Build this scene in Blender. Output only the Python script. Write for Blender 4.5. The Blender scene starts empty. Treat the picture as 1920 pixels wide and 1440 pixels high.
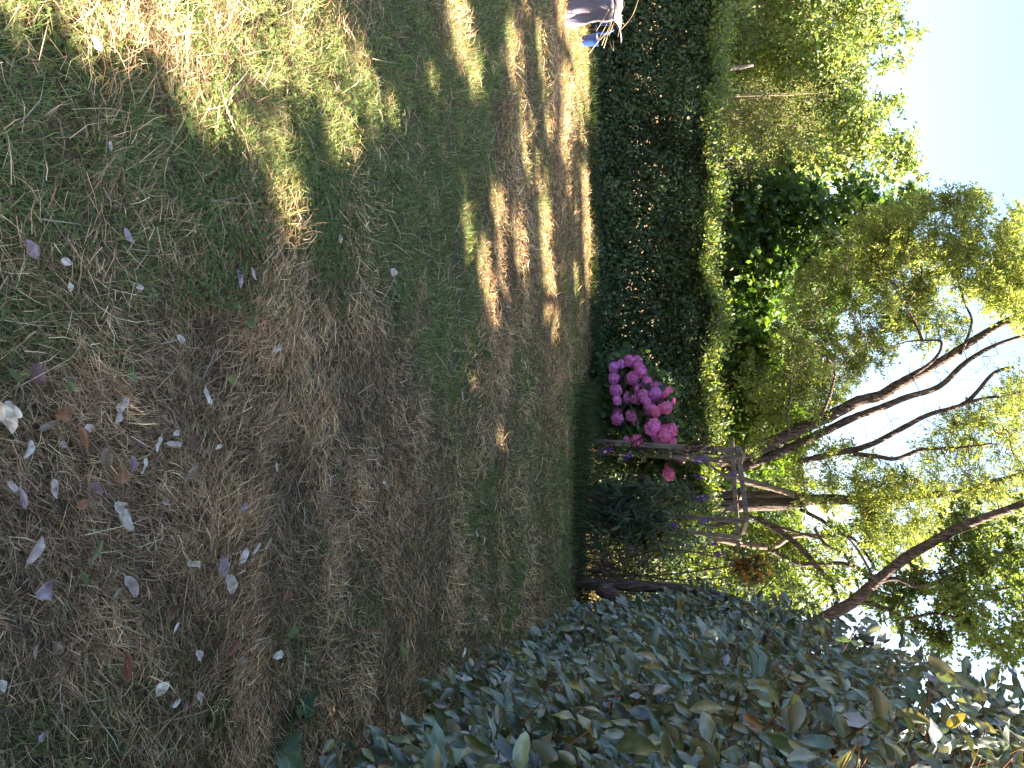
import bpy, math, random
import numpy as np
from mathutils import Vector, Matrix

random.seed(7)
rng = np.random.default_rng(7)
C = bpy.context.scene.collection
R = math.radians

# ------------------------------------------------------------------ camera
# The photograph is a portrait shot stored on its side: world up is image right.
CAM_H, PITCH, FPX = 1.6, R(14.1), 1550.0
CT, ST = math.cos(PITCH), math.sin(PITCH)
cam_d = bpy.data.cameras.new('camera')
cam_d.sensor_width = 36.0
cam_d.lens = FPX / 1920 * 36.0
cam_d.clip_start = 0.05
cam_d.clip_end = 1000
cam = bpy.data.objects.new('camera', cam_d)
C.objects.link(cam)
cam.matrix_world = Matrix(((0, -1, 0, 0), (ST, 0, -CT, 0), (CT, 0, ST, CAM_H), (0, 0, 0, 1)))
bpy.context.scene.camera = cam

# ------------------------------------------------------------------ light
SUN_AZ, SUN_EL = R(9), R(44)          # azimuth measured from +x towards +y
SUN = np.array([math.cos(SUN_EL) * math.cos(SUN_AZ), math.cos(SUN_EL) * math.sin(SUN_AZ), math.sin(SUN_EL)])
world = bpy.data.worlds.new('World')
bpy.context.scene.world = world
world.use_nodes = True
wn = world.node_tree
wn.nodes.clear()
sky = wn.nodes.new('ShaderNodeTexSky')
sky.sky_type = 'NISHITA'
sky.sun_disc = False
sky.sun_elevation = SUN_EL
sky.sun_rotation = R(90) - SUN_AZ
sky.air_density = 1.0
sky.dust_density = 3.0
sky.ozone_density = 3.0
bg = wn.nodes.new('ShaderNodeBackground')
bg.inputs['Strength'].default_value = 0.053
wo = wn.nodes.new('ShaderNodeOutputWorld')
wn.links.new(sky.outputs[0], bg.inputs[0])
wn.links.new(bg.outputs[0], wo.inputs[0])
sl = bpy.data.lights.new('sun', 'SUN')
sl.energy = 5.0
sl.angle = R(0.53)
sl.color = (1.0, 0.87, 0.69)
sun = bpy.data.objects.new('sun', sl)
C.objects.link(sun)
sun.rotation_euler = Vector(SUN).to_track_quat('Z', 'Y').to_euler()
vs = bpy.context.scene.view_settings
vs.view_transform = 'Standard'
vs.look = 'None'
vs.exposure = 3.3
vs.gamma = 1.0
bpy.context.scene.cycles.max_bounces = 8
bpy.context.scene.cycles.diffuse_bounces = 3
bpy.context.scene.cycles.transmission_bounces = 5

# ------------------------------------------------------------------ photo geometry helpers
# U runs left to right and V bottom to top of the upright picture (1440 x 1920)
def ray(U, V):
    up = (V - 960) / FPX
    y = CT + up * ST
    z = -ST + up * CT
    return np.array([(U - 720) / FPX / y, 1.0, z / y])
def P(U, V, y):
    d = ray(U, V)
    return np.array([0, 0, CAM_H]) + d * y
def G(U, V, z=0.0):
    d = ray(U, V)
    return np.array([0, 0, CAM_H]) + d * ((z - CAM_H) / d[2])
def project(p):
    q = p - np.array([0, 0, CAM_H])
    dep = q[:, 1] * CT - q[:, 2] * ST
    return 720 + FPX * q[:, 0] / dep, 960 + FPX * (q[:, 1] * ST + q[:, 2] * CT) / dep, dep

def inpoly(x, y, poly):
    c = np.zeros(len(x), bool)
    n = len(poly)
    j = n - 1
    for i in range(n):
        xi, yi = poly[i][0], poly[i][1]
        xj, yj = poly[j][0], poly[j][1]
        cond = ((yi > y) != (yj > y)) & (x < (xj - xi) * (y - yi) / (yj - yi + 1e-12) + xi)
        c ^= cond
        j = i
    return c

# patches of lawn that the sun reaches (V, U outlines -> ground outlines)
LIT_VU = [
    [(-60, -90), (-60, 10), (-20, 20), (60, 45), (150, 75), (270, 95), (325, 180), (380, 262), (432, 250), (425, 180), (440, 130), (490, 90), (520, 30), (500, -90)],
    [(462, 250), (488, 330), (500, 395), (540, 395), (566, 330), (550, 262), (520, 232), (480, 226)],
    [(596, 245), (636, 315), (655, 290), (622, 226)],
    [(786, 105), (798, 182), (824, 182), (810, 115)],
    [(836, -40), (846, 80), (858, 125), (882, 185), (912, 178), (898, 100), (874, 50), (864, -40)],
    [(938, 15), (946, 100), (962, 180), (967, 245), (972, 300), (998, 352), (1014, 340), (1008, 280), (994, 230), (988, 150), (968, 60), (958, 15)],
    [(912, 326), (922, 400), (932, 462), (954, 458), (948, 400), (934, 336)],
    [(860, 366), (868, 430), (878, 490), (888, 556), (908, 562), (904, 490), (888, 420), (876, 366)],
    [(903, 536), (913, 606), (928, 604), (920, 540)],
    [(1008, 360), (1012, 440), (1017, 520), (1022, 600), (1028, 645), (1041, 645), (1044, 560), (1044, 480), (1034, 420), (1024, 350)],
    [(1081, -40), (1087, 100), (1097, 200), (1105, 290), (1111, 345), (1119, 250), (1116, 150), (1111, 50), (1109, -40)],
    [(1090, 375), (1094, 480), (1097, 560), (1102, 690), (1117, 690), (1114, 600), (1110, 500), (1103, 395)],
    [(1036, -40), (1046, 60), (1063, 75), (1068, -40)],
    [(1047, 125), (1054, 205), (1068, 255), (1078, 245), (1073, 170), (1064, 115)],
    [(1041, 195), (1052, 300), (1063, 330), (1067, 260), (1058, 195)],
    [(972, -40), (983, 34), (994, -40)],
    [(852, 630), (860, 704), (880, 704), (876, 632)],
    [(918, 776), (928, 832), (944, 834), (937, 770)],
    [(248, 655), (258, 690), (280, 690), (276, 655)],
    [(1012, 200), (1022, 260), (1034, 260), (1026, 200)],
    [(1070, 470), (1078, 590), (1085, 590), (1080, 470)],
    [(1058, 340), (1064, 430), (1074, 430), (1068, 340)],
    [(1000, 20), (1008, 110), (1016, 190), (1024, 190), (1018, 110), (1012, 20)],
    [(1074, 60), (1080, 150), (1086, 260), (1092, 260), (1088, 150), (1084, 60)],
    [(1088, 300), (1092, 420), (1096, 540), (1104, 540), (1102, 420), (1100, 300)],
    [(880, 330), (888, 390), (898, 390), (892, 330)],
    [(955, 380), (962, 450), (970, 520), (978, 520), (974, 450), (966, 380)],
    [(1040, 420), (1046, 520), (1054, 520), (1050, 420)],
    [(864, 410), (872, 500), (884, 590), (892, 590), (886, 500), (876, 410)],
    [(900, 440), (910, 520), (918, 580), (926, 580), (920, 510), (908, 440)],
    [(930, 470), (940, 560), (948, 560), (940, 470)],
    [(-30, 745), (-30, 765), (15, 765), (15, 745)],
]
def grow(poly, r):
    a = np.array(poly); n = len(a); out = []
    area = 0.5 * sum(a[i][0] * a[(i + 1) % n][1] - a[(i + 1) % n][0] * a[i][1] for i in range(n))
    sg = 1 if area > 0 else -1
    for i in range(n):
        e1 = a[i] - a[i - 1]; e2 = a[(i + 1) % n] - a[i]
        n1 = np.array([e1[1], -e1[0]]) / (np.linalg.norm(e1) + 1e-9); n2 = np.array([e2[1], -e2[0]]) / (np.linalg.norm(e2) + 1e-9)
        m = n1 + n2; m /= max(.6, np.linalg.norm(m))
        out.append(a[i] + sg * m * r)
    return out
LIT = [grow([G(U, V)[:2] for (V, U) in poly], .062) for poly in LIT_VU]
LIT_SIDE = [[np.array(q) for q in ((-2.9, .9), (-.85, .9), (-1.0, 1.9), (-1.2, 2.75), (-1.4, 3.25), (-2.9, 3.25))]]     # beyond the left edge of the picture
SLOPE = SUN[:2] / SUN[2]
def ground_shadow(p):
    return p[:, :2] - p[:, 2:3] * SLOPE
def lets_sun(p, jit=0.03, side=True):
    g = ground_shadow(p) + rng.normal(0, jit, (len(p), 2))
    m = np.zeros(len(p), bool)
    for poly in (LIT + LIT_SIDE if side else LIT):
        m |= inpoly(g[:, 0], g[:, 1], poly)
    near_ = g[:, 1] < 3.3
    return m & ((fbm(g[:, 0] * 2.6 + 70, g[:, 1] * 4.5 + 21, 3) > np.where(near_, .30, .36)))

_lat = rng.random((64, 64))
def vnoise(x, y):
    xi = np.floor(x).astype(int); yi = np.floor(y).astype(int)
    fx = x - xi; fy = y - yi
    fx = fx * fx * (3 - 2 * fx); fy = fy * fy * (3 - 2 * fy)
    a = _lat[xi % 64, yi % 64]; b = _lat[(xi + 1) % 64, yi % 64]
    c = _lat[xi % 64, (yi + 1) % 64]; d = _lat[(xi + 1) % 64, (yi + 1) % 64]
    return (a * (1 - fx) + b * fx) * (1 - fy) + (c * (1 - fx) + d * fx) * fy
def fbm(x, y, o=3):
    s = 0; a = 0.5; t = 0
    for i in range(o):
        s = s + a * vnoise(x * 2 ** i + 17.3 * i, y * 2 ** i + 5.1 * i); t += a; a *= 0.5
    return s / t

# ------------------------------------------------------------------ materials
def new_mat(name):
    m = bpy.data.materials.new(name)
    m.use_nodes = True
    m.node_tree.nodes.clear()
    return m, m.node_tree.nodes, m.node_tree.links

def leaf_mat(name, rough=0.5, spec=0.4, trans=0.35, tint=(1.5, 1.5, 0.55), back=None, vein=False):
    m, n, l = new_mat(name)
    at = n.new('ShaderNodeAttribute'); at.attribute_name = 'Col'
    nz = n.new('ShaderNodeTexNoise'); nz.inputs['Scale'].default_value = 38.0
    geo = n.new('ShaderNodeNewGeometry')
    l.new(geo.outputs['Position'], nz.inputs['Vector'])
    mr = n.new('ShaderNodeMapRange')
    mr.inputs[1].default_value = 0.3; mr.inputs[2].default_value = 0.7
    mr.inputs[3].default_value = 0.75; mr.inputs[4].default_value = 1.25
    l.new(nz.outputs[0], mr.inputs[0])
    mx = n.new('ShaderNodeVectorMath'); mx.operation = 'SCALE'
    l.new(at.outputs['Color'], mx.inputs[0]); l.new(mr.outputs[0], mx.inputs['Scale'])
    colout = mx.outputs[0]
    if back is not None:
        bk = n.new('ShaderNodeMix'); bk.data_type = 'RGBA'
        l.new(geo.outputs['Backfacing'], bk.inputs[0])
        l.new(colout, bk.inputs[6]); bk.inputs[7].default_value = (*back, 1)
        colout = bk.outputs[2]
    pr = n.new('ShaderNodeBsdfPrincipled')
    pr.inputs['Roughness'].default_value = rough
    pr.inputs['Specular IOR Level'].default_value = spec
    l.new(colout, pr.inputs['Base Color'])
    out = n.new('ShaderNodeOutputMaterial')
    if trans > 0:
        tr = n.new('ShaderNodeBsdfTranslucent')
        tm = n.new('ShaderNodeVectorMath'); tm.operation = 'MULTIPLY'
        l.new(mx.outputs[0], tm.inputs[0]); tm.inputs[1].default_value = tint
        l.new(tm.outputs[0], tr.inputs['Color'])
        ms = n.new('ShaderNodeMixShader'); ms.inputs[0].default_value = trans
        l.new(pr.outputs[0], ms.inputs[1]); l.new(tr.outputs[0], ms.inputs[2])
        l.new(ms.outputs[0], out.inputs[0])
    else:
        l.new(pr.outputs[0], out.inputs[0])
    return m

def noise_mat(name, c1, c2, scale=8.0, rough=0.9, bump=0.4, stretch=(1, 1, 1), spec=0.2, detail=6, dist=0.02, c3=None):
    m, n, l = new_mat(name)
    tc = n.new('ShaderNodeTexCoord')
    mp = n.new('ShaderNodeMapping'); mp.inputs['Scale'].default_value = stretch
    l.new(tc.outputs['Object'], mp.inputs[0])
    nz = n.new('ShaderNodeTexNoise'); nz.inputs['Scale'].default_value = scale; nz.inputs['Detail'].default_value = detail
    l.new(mp.outputs[0], nz.inputs['Vector'])
    cr = n.new('ShaderNodeValToRGB')
    cr.color_ramp.elements[0].position = 0.3; cr.color_ramp.elements[0].color = (*c1, 1)
    cr.color_ramp.elements[1].position = 0.72; cr.color_ramp.elements[1].color = (*c2, 1)
    if c3:
        e = cr.color_ramp.elements.new(0.52); e.color = (*c3, 1)
    l.new(nz.outputs[0], cr.inputs[0])
    pr = n.new('ShaderNodeBsdfPrincipled')
    pr.inputs['Roughness'].default_value = rough; pr.inputs['Specular IOR Level'].default_value = spec
    l.new(cr.outputs[0], pr.inputs['Base Color'])
    bp = n.new('ShaderNodeBump'); bp.inputs['Strength'].default_value = bump; bp.inputs['Distance'].default_value = dist
    l.new(nz.outputs[0], bp.inputs['Height']); l.new(bp.outputs[0], pr.inputs['Normal'])
    out = n.new('ShaderNodeOutputMaterial'); l.new(pr.outputs[0], out.inputs[0])
    return m

M = dict(
    grass=leaf_mat('grass_blades', 0.65, 0.25, 0.28, (1.3, 1.25, 0.6)),
    clover=leaf_mat('clover_leaves', 0.55, 0.3, 0.3, (1.6, 1.5, 0.4)),
    silver=leaf_mat('silverberry_leaf', 0.30, 1.0, 0.2, (1.7, 1.4, 0.45), back=(0.20, 0.225, 0.175)),
    hedge=leaf_mat('hedge_leaf', 0.5, 0.4, 0.34, (2.0, 1.9, 0.5)),
    broad=leaf_mat('broad_tree_leaf', 0.5, 0.4, 0.42, (1.85, 1.9, 0.6)),
    fine=leaf_mat('fine_tree_leaf', 0.55, 0.3, 0.5, (1.9, 1.85, 0.7)),
    crown=leaf_mat('shade_crown_leaf', 0.5, 0.3, 0.3, (1.6, 1.6, 0.5)),
    petal=leaf_mat('petal', 0.6, 0.2, 0.35, (1.3, 0.8, 0.95)),
    dead=leaf_mat('fallen_leaf', 0.5, 0.35, 0.12, (1.2, 1.1, 0.9)),
    twig=noise_mat('twig_bark', (0.05, 0.035, 0.025), (0.13, 0.09, 0.065), 20, 0.9, 0.3),
    redtwig=noise_mat('orange_twig', (0.13, 0.055, 0.022), (0.24, 0.11, 0.045), 20, 0.8, 0.2),
    bark=noise_mat('tree_bark', (0.045, 0.035, 0.031), (0.27, 0.21, 0.18), 11, 0.95, 1.0, (3.5, 3.5, 0.6), 0.15, 9, 0.06, (0.12, 0.09, 0.077)),
    pale_or_lit_bark=noise_mat('pale_or_sunlit_bark', (0.14, 0.10, 0.075), (0.32, 0.24, 0.19), 9, 0.95, 0.8, (3, 3, .7), 0.15, 8, 0.04),
    wood=noise_mat('weathered_wood', (0.10, 0.082, 0.063), (0.32, 0.265, 0.21), 6, 0.85, 0.35, (6, 6, 0.8), 0.2, 6, 0.008),
    stalk=noise_mat('dry_stalk', (0.30, 0.23, 0.13), (0.46, 0.38, 0.25), 15, 0.8, 0.2),
    tarp=noise_mat('grey_plastic_sheet', (0.13, 0.115, 0.145), (0.22, 0.195, 0.235), 5, 0.38, 0.25, (1, 1, 1), 0.5, 5, 0.02),
    blue=noise_mat('blue_plastic', (0.012, 0.04, 0.18), (0.022, 0.065, 0.26), 6, 0.4, 0.05, (1, 1, 1), 0.5),
    soil=noise_mat('thatch_soil', (0.06, 0.045, 0.028), (0.26, 0.19, 0.12), 70, 1.0, 1.0, (1, 1, 1), 0.05, 12, 0.02, (0.12, 0.095, 0.055)),
    white=noise_mat('white_plastic', (0.7, 0.7, 0.7), (0.8, 0.8, 0.8), 5, 0.5, 0.05),
)

# ------------------------------------------------------------------ mesh helpers
def tag(o, label=None, cat=None, group=None, kind=None):
    if label: o['label'] = label
    if cat: o['category'] = cat
    if group: o['group'] = group
    if kind: o['kind'] = kind
    return o
def empty(name, loc, label=None, cat=None, group=None):
    o = bpy.data.objects.new(name, None)
    o.empty_display_size = 0.2
    o.location = tuple(loc)
    C.objects.link(o)
    return tag(o, label, cat, group)

def make_mesh(name, verts, facesets, cols=None, smooth=True):
    """verts (n,3); facesets list of (m,k) index arrays"""
    me = bpy.data.meshes.new(name)
    verts = np.asarray(verts, np.float32)
    me.vertices.add(len(verts))
    me.vertices.foreach_set('co', verts.ravel())
    nl = sum(f.size for f in facesets); npoly = sum(len(f) for f in facesets)
    me.loops.add(nl); me.polygons.add(npoly)
    me.loops.foreach_set('vertex_index', np.concatenate([f.ravel() for f in facesets]).astype(np.int32))
    tot = np.concatenate([np.full(len(f), f.shape[1], np.int32) for f in facesets])
    st = np.concatenate([[0], np.cumsum(tot)[:-1]]).astype(np.int32)
    me.polygons.foreach_set('loop_start', st)
    me.polygons.foreach_set('loop_total', tot)
    me.polygons.foreach_set('use_smooth', np.full(npoly, smooth, bool))
    if cols is not None:
        a = me.color_attributes.new('Col', 'FLOAT_COLOR', 'POINT')
        c4 = np.ones((len(verts), 4), np.float32); c4[:, :3] = cols
        a.data.foreach_set('color', c4.ravel())
    me.update(calc_edges=True)
    return me
def obj(name, me, mat, parent=None, kind=None):
    o = bpy.data.objects.new(name, me)
    C.objects.link(o)
    if mat and not me.materials: me.materials.append(mat)
    if parent is not None:
        o.parent = parent
        o.location = -np.array(parent.location) if parent.type == 'EMPTY' else (0, 0, 0)
        if parent.type == 'EMPTY' and parent.parent is not None:
            pass
    if kind: o['kind'] = kind
    return o

class MB:
    def __init__(s): s.v = []; s.q = []; s.t = []; s.n = 0; s.c = []
    def add(s, v, quads=None, tris=None, col=None):
        v = np.asarray(v, float)
        s.v.append(v)
        if quads is not None and len(quads): s.q.append(np.asarray(quads, int) + s.n)
        if tris is not None and len(tris): s.t.append(np.asarray(tris, int) + s.n)
        s.c.append(np.broadcast_to(np.asarray(col if col is not None else (1, 1, 1), float), v.shape))
        s.n += len(v)
        return s
    def tube(s, pts, rad, sides=8, rough=0.0, col=None, sub=4, cap=True):
        pts = np.asarray(pts, float); rad = np.broadcast_to(np.asarray(rad, float), (len(pts),))
        if sub > 1 and len(pts) > 2:      # Catmull-Rom
            pp = np.vstack([2 * pts[0] - pts[1], pts, 2 * pts[-1] - pts[-2]])
            out = []; ro = []
            for i in range(1, len(pp) - 2):
                for k in range(sub):
                    t = k / sub
                    a, b, c, d = pp[i - 1], pp[i], pp[i + 1], pp[i + 2]
                    out.append(0.5 * ((2 * b) + (c - a) * t + (2 * a - 5 * b + 4 * c - d) * t * t + (3 * b - a - 3 * c + d) * t ** 3))
                    ro.append(rad[i - 1] * (1 - t) + rad[i] * t)
            out.append(pts[-1]); ro.append(rad[-1])
            pts = np.array(out); rad = np.array(ro)
        n = len(pts)
        tg = np.gradient(pts, axis=0); tg /= np.linalg.norm(tg, axis=1)[:, None] + 1e-9
        ref = np.array([0.3, 0.95, 0.1]) if abs(tg[0][1]) < 0.8 else np.array([1.0, 0, 0.1])
        vs_ = []
        for i in range(n):
            a = np.cross(tg[i], ref); a /= np.linalg.norm(a) + 1e-9
            b = np.cross(tg[i], a)
            ang = np.linspace(0, 2 * np.pi, sides, endpoint=False)
            rr = rad[i] * (1 + rough * (rng.random(sides) - 0.5))
            vs_.append(pts[i] + (np.cos(ang) * rr)[:, None] * a + (np.sin(ang) * rr)[:, None] * b)
        v = np.vstack(vs_)
        q = []
        for i in range(n - 1):
            for k in range(sides):
                k2 = (k + 1) % sides
                q.append((i * sides + k, i * sides + k2, (i + 1) * sides + k2, (i + 1) * sides + k))
        t = []
        if cap and sides > 3:
            v = np.vstack([v, pts[:1], pts[-1:]])
            for k in range(sides):
                k2 = (k + 1) % sides
                t.append((n * sides, k2, k)); t.append((n * sides + 1, (n - 1) * sides + k, (n - 1) * sides + k2))
        return s.add(v, q, t, col)
    def beam(s, a, b, w, d, up=(0, 0, 1), bev=0.004, col=None):
        """square-section timber from a to b with bevelled long edges"""
        a = np.asarray(a, float); b = np.asarray(b, float)
        t = b - a; t /= np.linalg.norm(t)
        u = np.asarray(up, float)
        if abs(np.dot(u, t)) > 0.9: u = np.array([0, 1.0, 0])
        x = np.cross(t, u); x /= np.linalg.norm(x)
        y = np.cross(x, t)
        prof = []
        for sx, sy in ((1, 1), (-1, 1), (-1, -1), (1, -1)):
            c1 = (sx * (w / 2 - bev), sy * d / 2); c2 = (sx * w / 2, sy * (d / 2 - bev))
            prof += [c2, c1] if sx * sy > 0 else [c1, c2]
        prof = np.array(prof)
        r0 = a + prof[:, :1] * x + prof[:, 1:] * y
        r1 = b + prof[:, :1] * x + prof[:, 1:] * y
        v = np.vstack([r0, r1, [a], [b]])
        q = [(k, (k + 1) % 8, 8 + (k + 1) % 8, 8 + k) for k in range(8)]
        tr = [(16, (k + 1) % 8, k) for k in range(8)] + [(17, 8 + k, 8 + (k + 1) % 8) for k in range(8)]
        return s.add(v, q, tr, col)
    def mesh(s, name, cols=False, smooth=True):
        fs = []
        if s.q: fs.append(np.vstack(s.q))
        if s.t: fs.append(np.vstack(s.t))
        return make_mesh(name, np.vstack(s.v), fs, np.vstack(s.c) if cols else None, smooth)
    def build(s, name, mat, parent=None, cols=False, smooth=True, kind=None):
        return obj(name, s.mesh(name, cols, smooth), mat, parent, kind)

# leaf templates: length along +y (0..1), width along x, face normal +z
def T_leaf2(w=0.5, fold=0.10, bend=-0.08):
    return np.array([(0, 0, 0), (w / 2, .42, fold), (0, 1, bend), (-w / 2, .42, fold)]), np.array([(0, 1, 2), (0, 2, 3)]), None
def T_leaf4(w=0.5, fold=0.09, bend=-0.12):
    v = np.array([(0, 0, 0), (w * .42, .28, fold * .8), (w * .45, .62, fold * .6 + bend * .3), (0, 1, bend),
                  (-w * .45, .62, fold * .6 + bend * .3), (-w * .42, .28, fold * .8), (0, .45, bend * .1)])
    return v, np.array([(0, 1, 6), (1, 2, 6), (2, 3, 6), (3, 4, 6), (4, 5, 6), (5, 0, 6)]), None
def T_star(w=1.0):   # lobed maple-like leaf
    a = [(-.08, 0), (.08, 0), (.42, .12), (.30, .32), (.55, .58), (.24, .58), (0, 1.0), (-.24, .58), (-.55, .58), (-.30, .32), (-.42, .12)]
    v = np.array([(x * w, y, 0.12 * abs(x) - .1 * y * y) for x, y in a] + [(0, .35, 0)])
    return v, np.array([(i, (i + 1) % 11, 11) for i in range(11)]), None
def grid_leaf(w, L, rows, curl, droop, wave, tip=0.9, seed=0, petiole=0.12):
    r = np.random.default_rng(seed)
    v = []; ph = r.random() * 6
    for i in range(rows + 1):
        t = .5 - .5 * math.cos(math.pi * (.10 + .82 * i / rows)); t = (t - .0245) / (.9843 - .0245) if rows else t
        t = min(1, max(0, t))
        hw = w / 2 * (math.sin(math.pi * min(1, t * 0.96 + 0.02) ** tip) ** 0.72)
        if i in (0, rows): hw = w * 0.02
        for k in (-1, -.5, 0, .5, 1):
            zz = curl * abs(k) ** 1.5 * hw + wave * math.sin(ph + t * 9 + k * 2) * abs(k) * hw - droop * t * t * L
            v.append((k * hw, t * L, zz))
    q = []
    for i in range(rows):
        for k in range(4):
            q.append((i * 5 + k, i * 5 + k + 1, (i + 1) * 5 + k + 1, (i + 1) * 5 + k))
    v = np.array(v)
    q = np.array(q)
    if petiole:
        n = len(v)
        v = np.vstack([v, [(-.012 * L, -petiole * L, -.02 * L), (.012 * L, -petiole * L, -.02 * L), (.012 * L, .03 * L, 0), (-.012 * L, .03 * L, 0)]])
        q = np.vstack([q, [(n, n + 1, n + 2, n + 3)]])
    return v, q

def basis(length_dir, normal):
    L = length_dir / (np.linalg.norm(length_dir, axis=1)[:, None] + 1e-9)
    X = np.cross(L, normal); X /= np.linalg.norm(X, axis=1)[:, None] + 1e-9
    Z = np.cross(X, L)
    return np.stack([X, L, Z], axis=2)    # columns
def rand_dirs(n):
    v = rng.normal(size=(n, 3)); return v / np.linalg.norm(v, axis=1)[:, None]
def scatter_mesh(name, tmpl, pos, Rm, scl, cols, smooth=False):
    tv, tf, _ = tmpl
    n = len(pos); k = len(tv)
    if scl.ndim == 1: scl = np.repeat(scl[:, None], 3, 1)
    loc = tv[None] * scl[:, None, :]
    v = np.einsum('nij,nkj->nki', Rm, loc) + pos[:, None, :]
    f = (tf[None] + (np.arange(n) * k)[:, None, None]).reshape(-1, tf.shape[1])
    c = np.repeat(cols, k, axis=0)
    return make_mesh(name, v.reshape(-1, 3), [f], c, smooth=smooth)
def palette(n, cols, jitter=0.18, w=None):
    cols = np.array(cols, float)
    idx = rng.choice(len(cols), n, p=w)
    c = cols[idx] * (1 + rng.normal(0, jitter, (n, 1))) * (1 + rng.normal(0, jitter * .35, (n, 3)))
    return np.clip(c, 0.004, 0.95)

# ------------------------------------------------------------------ ground
def ground_z(x, y):
    f = np.clip((11 - np.abs(y)) / 3, 0, 1)
    return (fbm(x * 1.3 + 9, y * 1.3 + 4) - 0.5) * 0.07 * f + (fbm(x * 5 + 3, y * 5 + 1) - .5) * 0.03 * f
gx = np.concatenate([np.linspace(-300, -8, 14), np.linspace(-7.6, 4, 150), np.linspace(4.6, 300, 14)])
gy = np.concatenate([np.linspace(-300, 0, 12), np.linspace(0.3, 12, 150), np.linspace(12.6, 500, 16)])
XX, YY = np.meshgrid(gx, gy)
ZZ = ground_z(XX, YY)
nx, ny = len(gx), len(gy)
gi = np.arange(nx * ny).reshape(ny, nx)
q = np.stack([gi[:-1, :-1], gi[:-1, 1:], gi[1:, 1:], gi[1:, :-1]], -1).reshape(-1, 4)
tag(obj('ground', make_mesh('ground', np.stack([XX, YY, ZZ], -1).reshape(-1, 3), [q]), M['soil']), kind='structure')

# greenness of the lawn as a map on the ground
GREEN_BLOBS = [  # V, U, radius along x, along y (m), weight
    (790, 380, .55, .9, .75), (830, 300, .5, .6, .3), (690, 120, .6, .7, .35), (600, 330, .4, .5, .25), (560, 180, .4, .4, .35), (300, 200, .6, .6, .4), (90, 330, .5, .5, .35), (300, 480, .4, .4, .3),
    (820, 730, .5, .5, .5), (860, 560, .5, .4, .35), (900, 900, .5, .4, .25), (1060, 950, .8, .5, .6), (1075, 800, .5, .5, .5), (900, 60, .9, .8, .25),
    (200, 1330, .3, .3, .3), (480, 1330, .3, .4, .3), (600, 1180, .3, .4, .25), (960, 1050, .4, .5, .3), (1000, 850, .5, .4, .2), (690, 1000, .3, .3, .2),
    (670, 700, .6, .35, -.55), (640, 950, .5, .4, -.6), (720, 860, .5, .4, -.45), (520, 950, .6, .5, -.4), (250, 850, .5, .5, -.35), (80, 950, .4, .3, -.3), (980, 430, .8, .6, -.45),
    (930, 700, .7, .5, -.3), (800, 1000, .5, .5, -.25), (1030, 650, .8, .6, -.35), (960, 560, .6, .5, -.3), (100, 1150, .4, .3, -.25), (420, 700, .3, .3, -.2), (1040, 300, 1.0, .6, -.3),
]
def greenness(x, y):
    g = 0.45 + (fbm(x * 1.1 + 31, y * 1.5 + 8, 4) - .5) * 1.5 + (fbm(x * 6 + 1, y * 6 + 18, 2) - .5) * .9
    for V, U, rx, ry, w in GREEN_BLOBS:
        c = G(U, V)
        g = g + w * np.exp(-((x - c[0]) / rx) ** 2 - ((y - c[1]) / ry) ** 2)
    return g

def lawn_points(rho0, y0=1.05, y1=11.2, power=1.25):
    xs = []; ys = []
    e = np.linspace(y0, y1, 60)
    for a, b in zip(e[:-1], e[1:]):
        ym = (a + b) / 2
        xl, xr = -0.56 * ym - 0.7, min(0.56 * ym + 0.7, 1.25 + 0.19 * ym)
        n = int(rho0 * min(1.0, (1.9 / ym)) ** power * (xr - xl) * (b - a))
        xs.append(rng.uniform(xl, xr, n)); ys.append(rng.uniform(a, b, n))
    return np.concatenate(xs), np.concatenate(ys)

def blades(x, y, length, width, lean, az, cols, bendup, z0):
    """2-segment blades; lean = tilt from vertical"""
    n = len(x)
    base = np.stack([x, y, ground_z(x, y) + z0], 1)
    d = np.stack([np.cos(az) * np.sin(lean), np.sin(az) * np.sin(lean), np.cos(lean)], 1)
    lean2 = lean + bendup
    az2 = az + rng.normal(0, .35, n)
    d2 = np.stack([np.cos(az2) * np.sin(lean2), np.sin(az2) * np.sin(lean2), np.cos(lean2)], 1)
    side = np.stack([-np.sin(az), np.cos(az), np.zeros(n)], 1)
    tw = rng.normal(0, .6, n)[:, None]
    side = side + tw * np.array([0, 0, 1.0]); side /= np.linalg.norm(side, axis=1)[:, None]
    hw = (width / 2)[:, None]
    mid = base + d * (length * .55)[:, None]
    tip = mid + d2 * (length * .5)[:, None]
    tip[:, 2] = np.maximum(tip[:, 2], base[:, 2] - z0 + .004); mid[:, 2] = np.maximum(mid[:, 2], base[:, 2] - z0 + .004)
    v = np.stack([base - side * hw, base + side * hw, mid + side * hw * .85, mid - side * hw * .85, tip], 1).reshape(-1, 3)
    i = np.arange(n)[:, None] * 5
    q = i + np.array([[0, 1, 2, 3]]); t = i + np.array([[3, 2, 4]])
    return v, q, t, np.repeat(cols, 5, 0)

x, y = lawn_points(21000)
tuftn = fbm(x * 7 + 2, y * 7 + 40, 3)
k = rng.random(len(x)) < np.clip((tuftn - .12) * 2.8, .4, 1)
x, y, tuftn = x[k], y[k], tuftn[k]
g = greenness(x, y)
is_green = rng.random(len(x)) < np.clip(g, 0.06, 0.93)
far = np.clip(y / 2.0, 1, 4)
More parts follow.
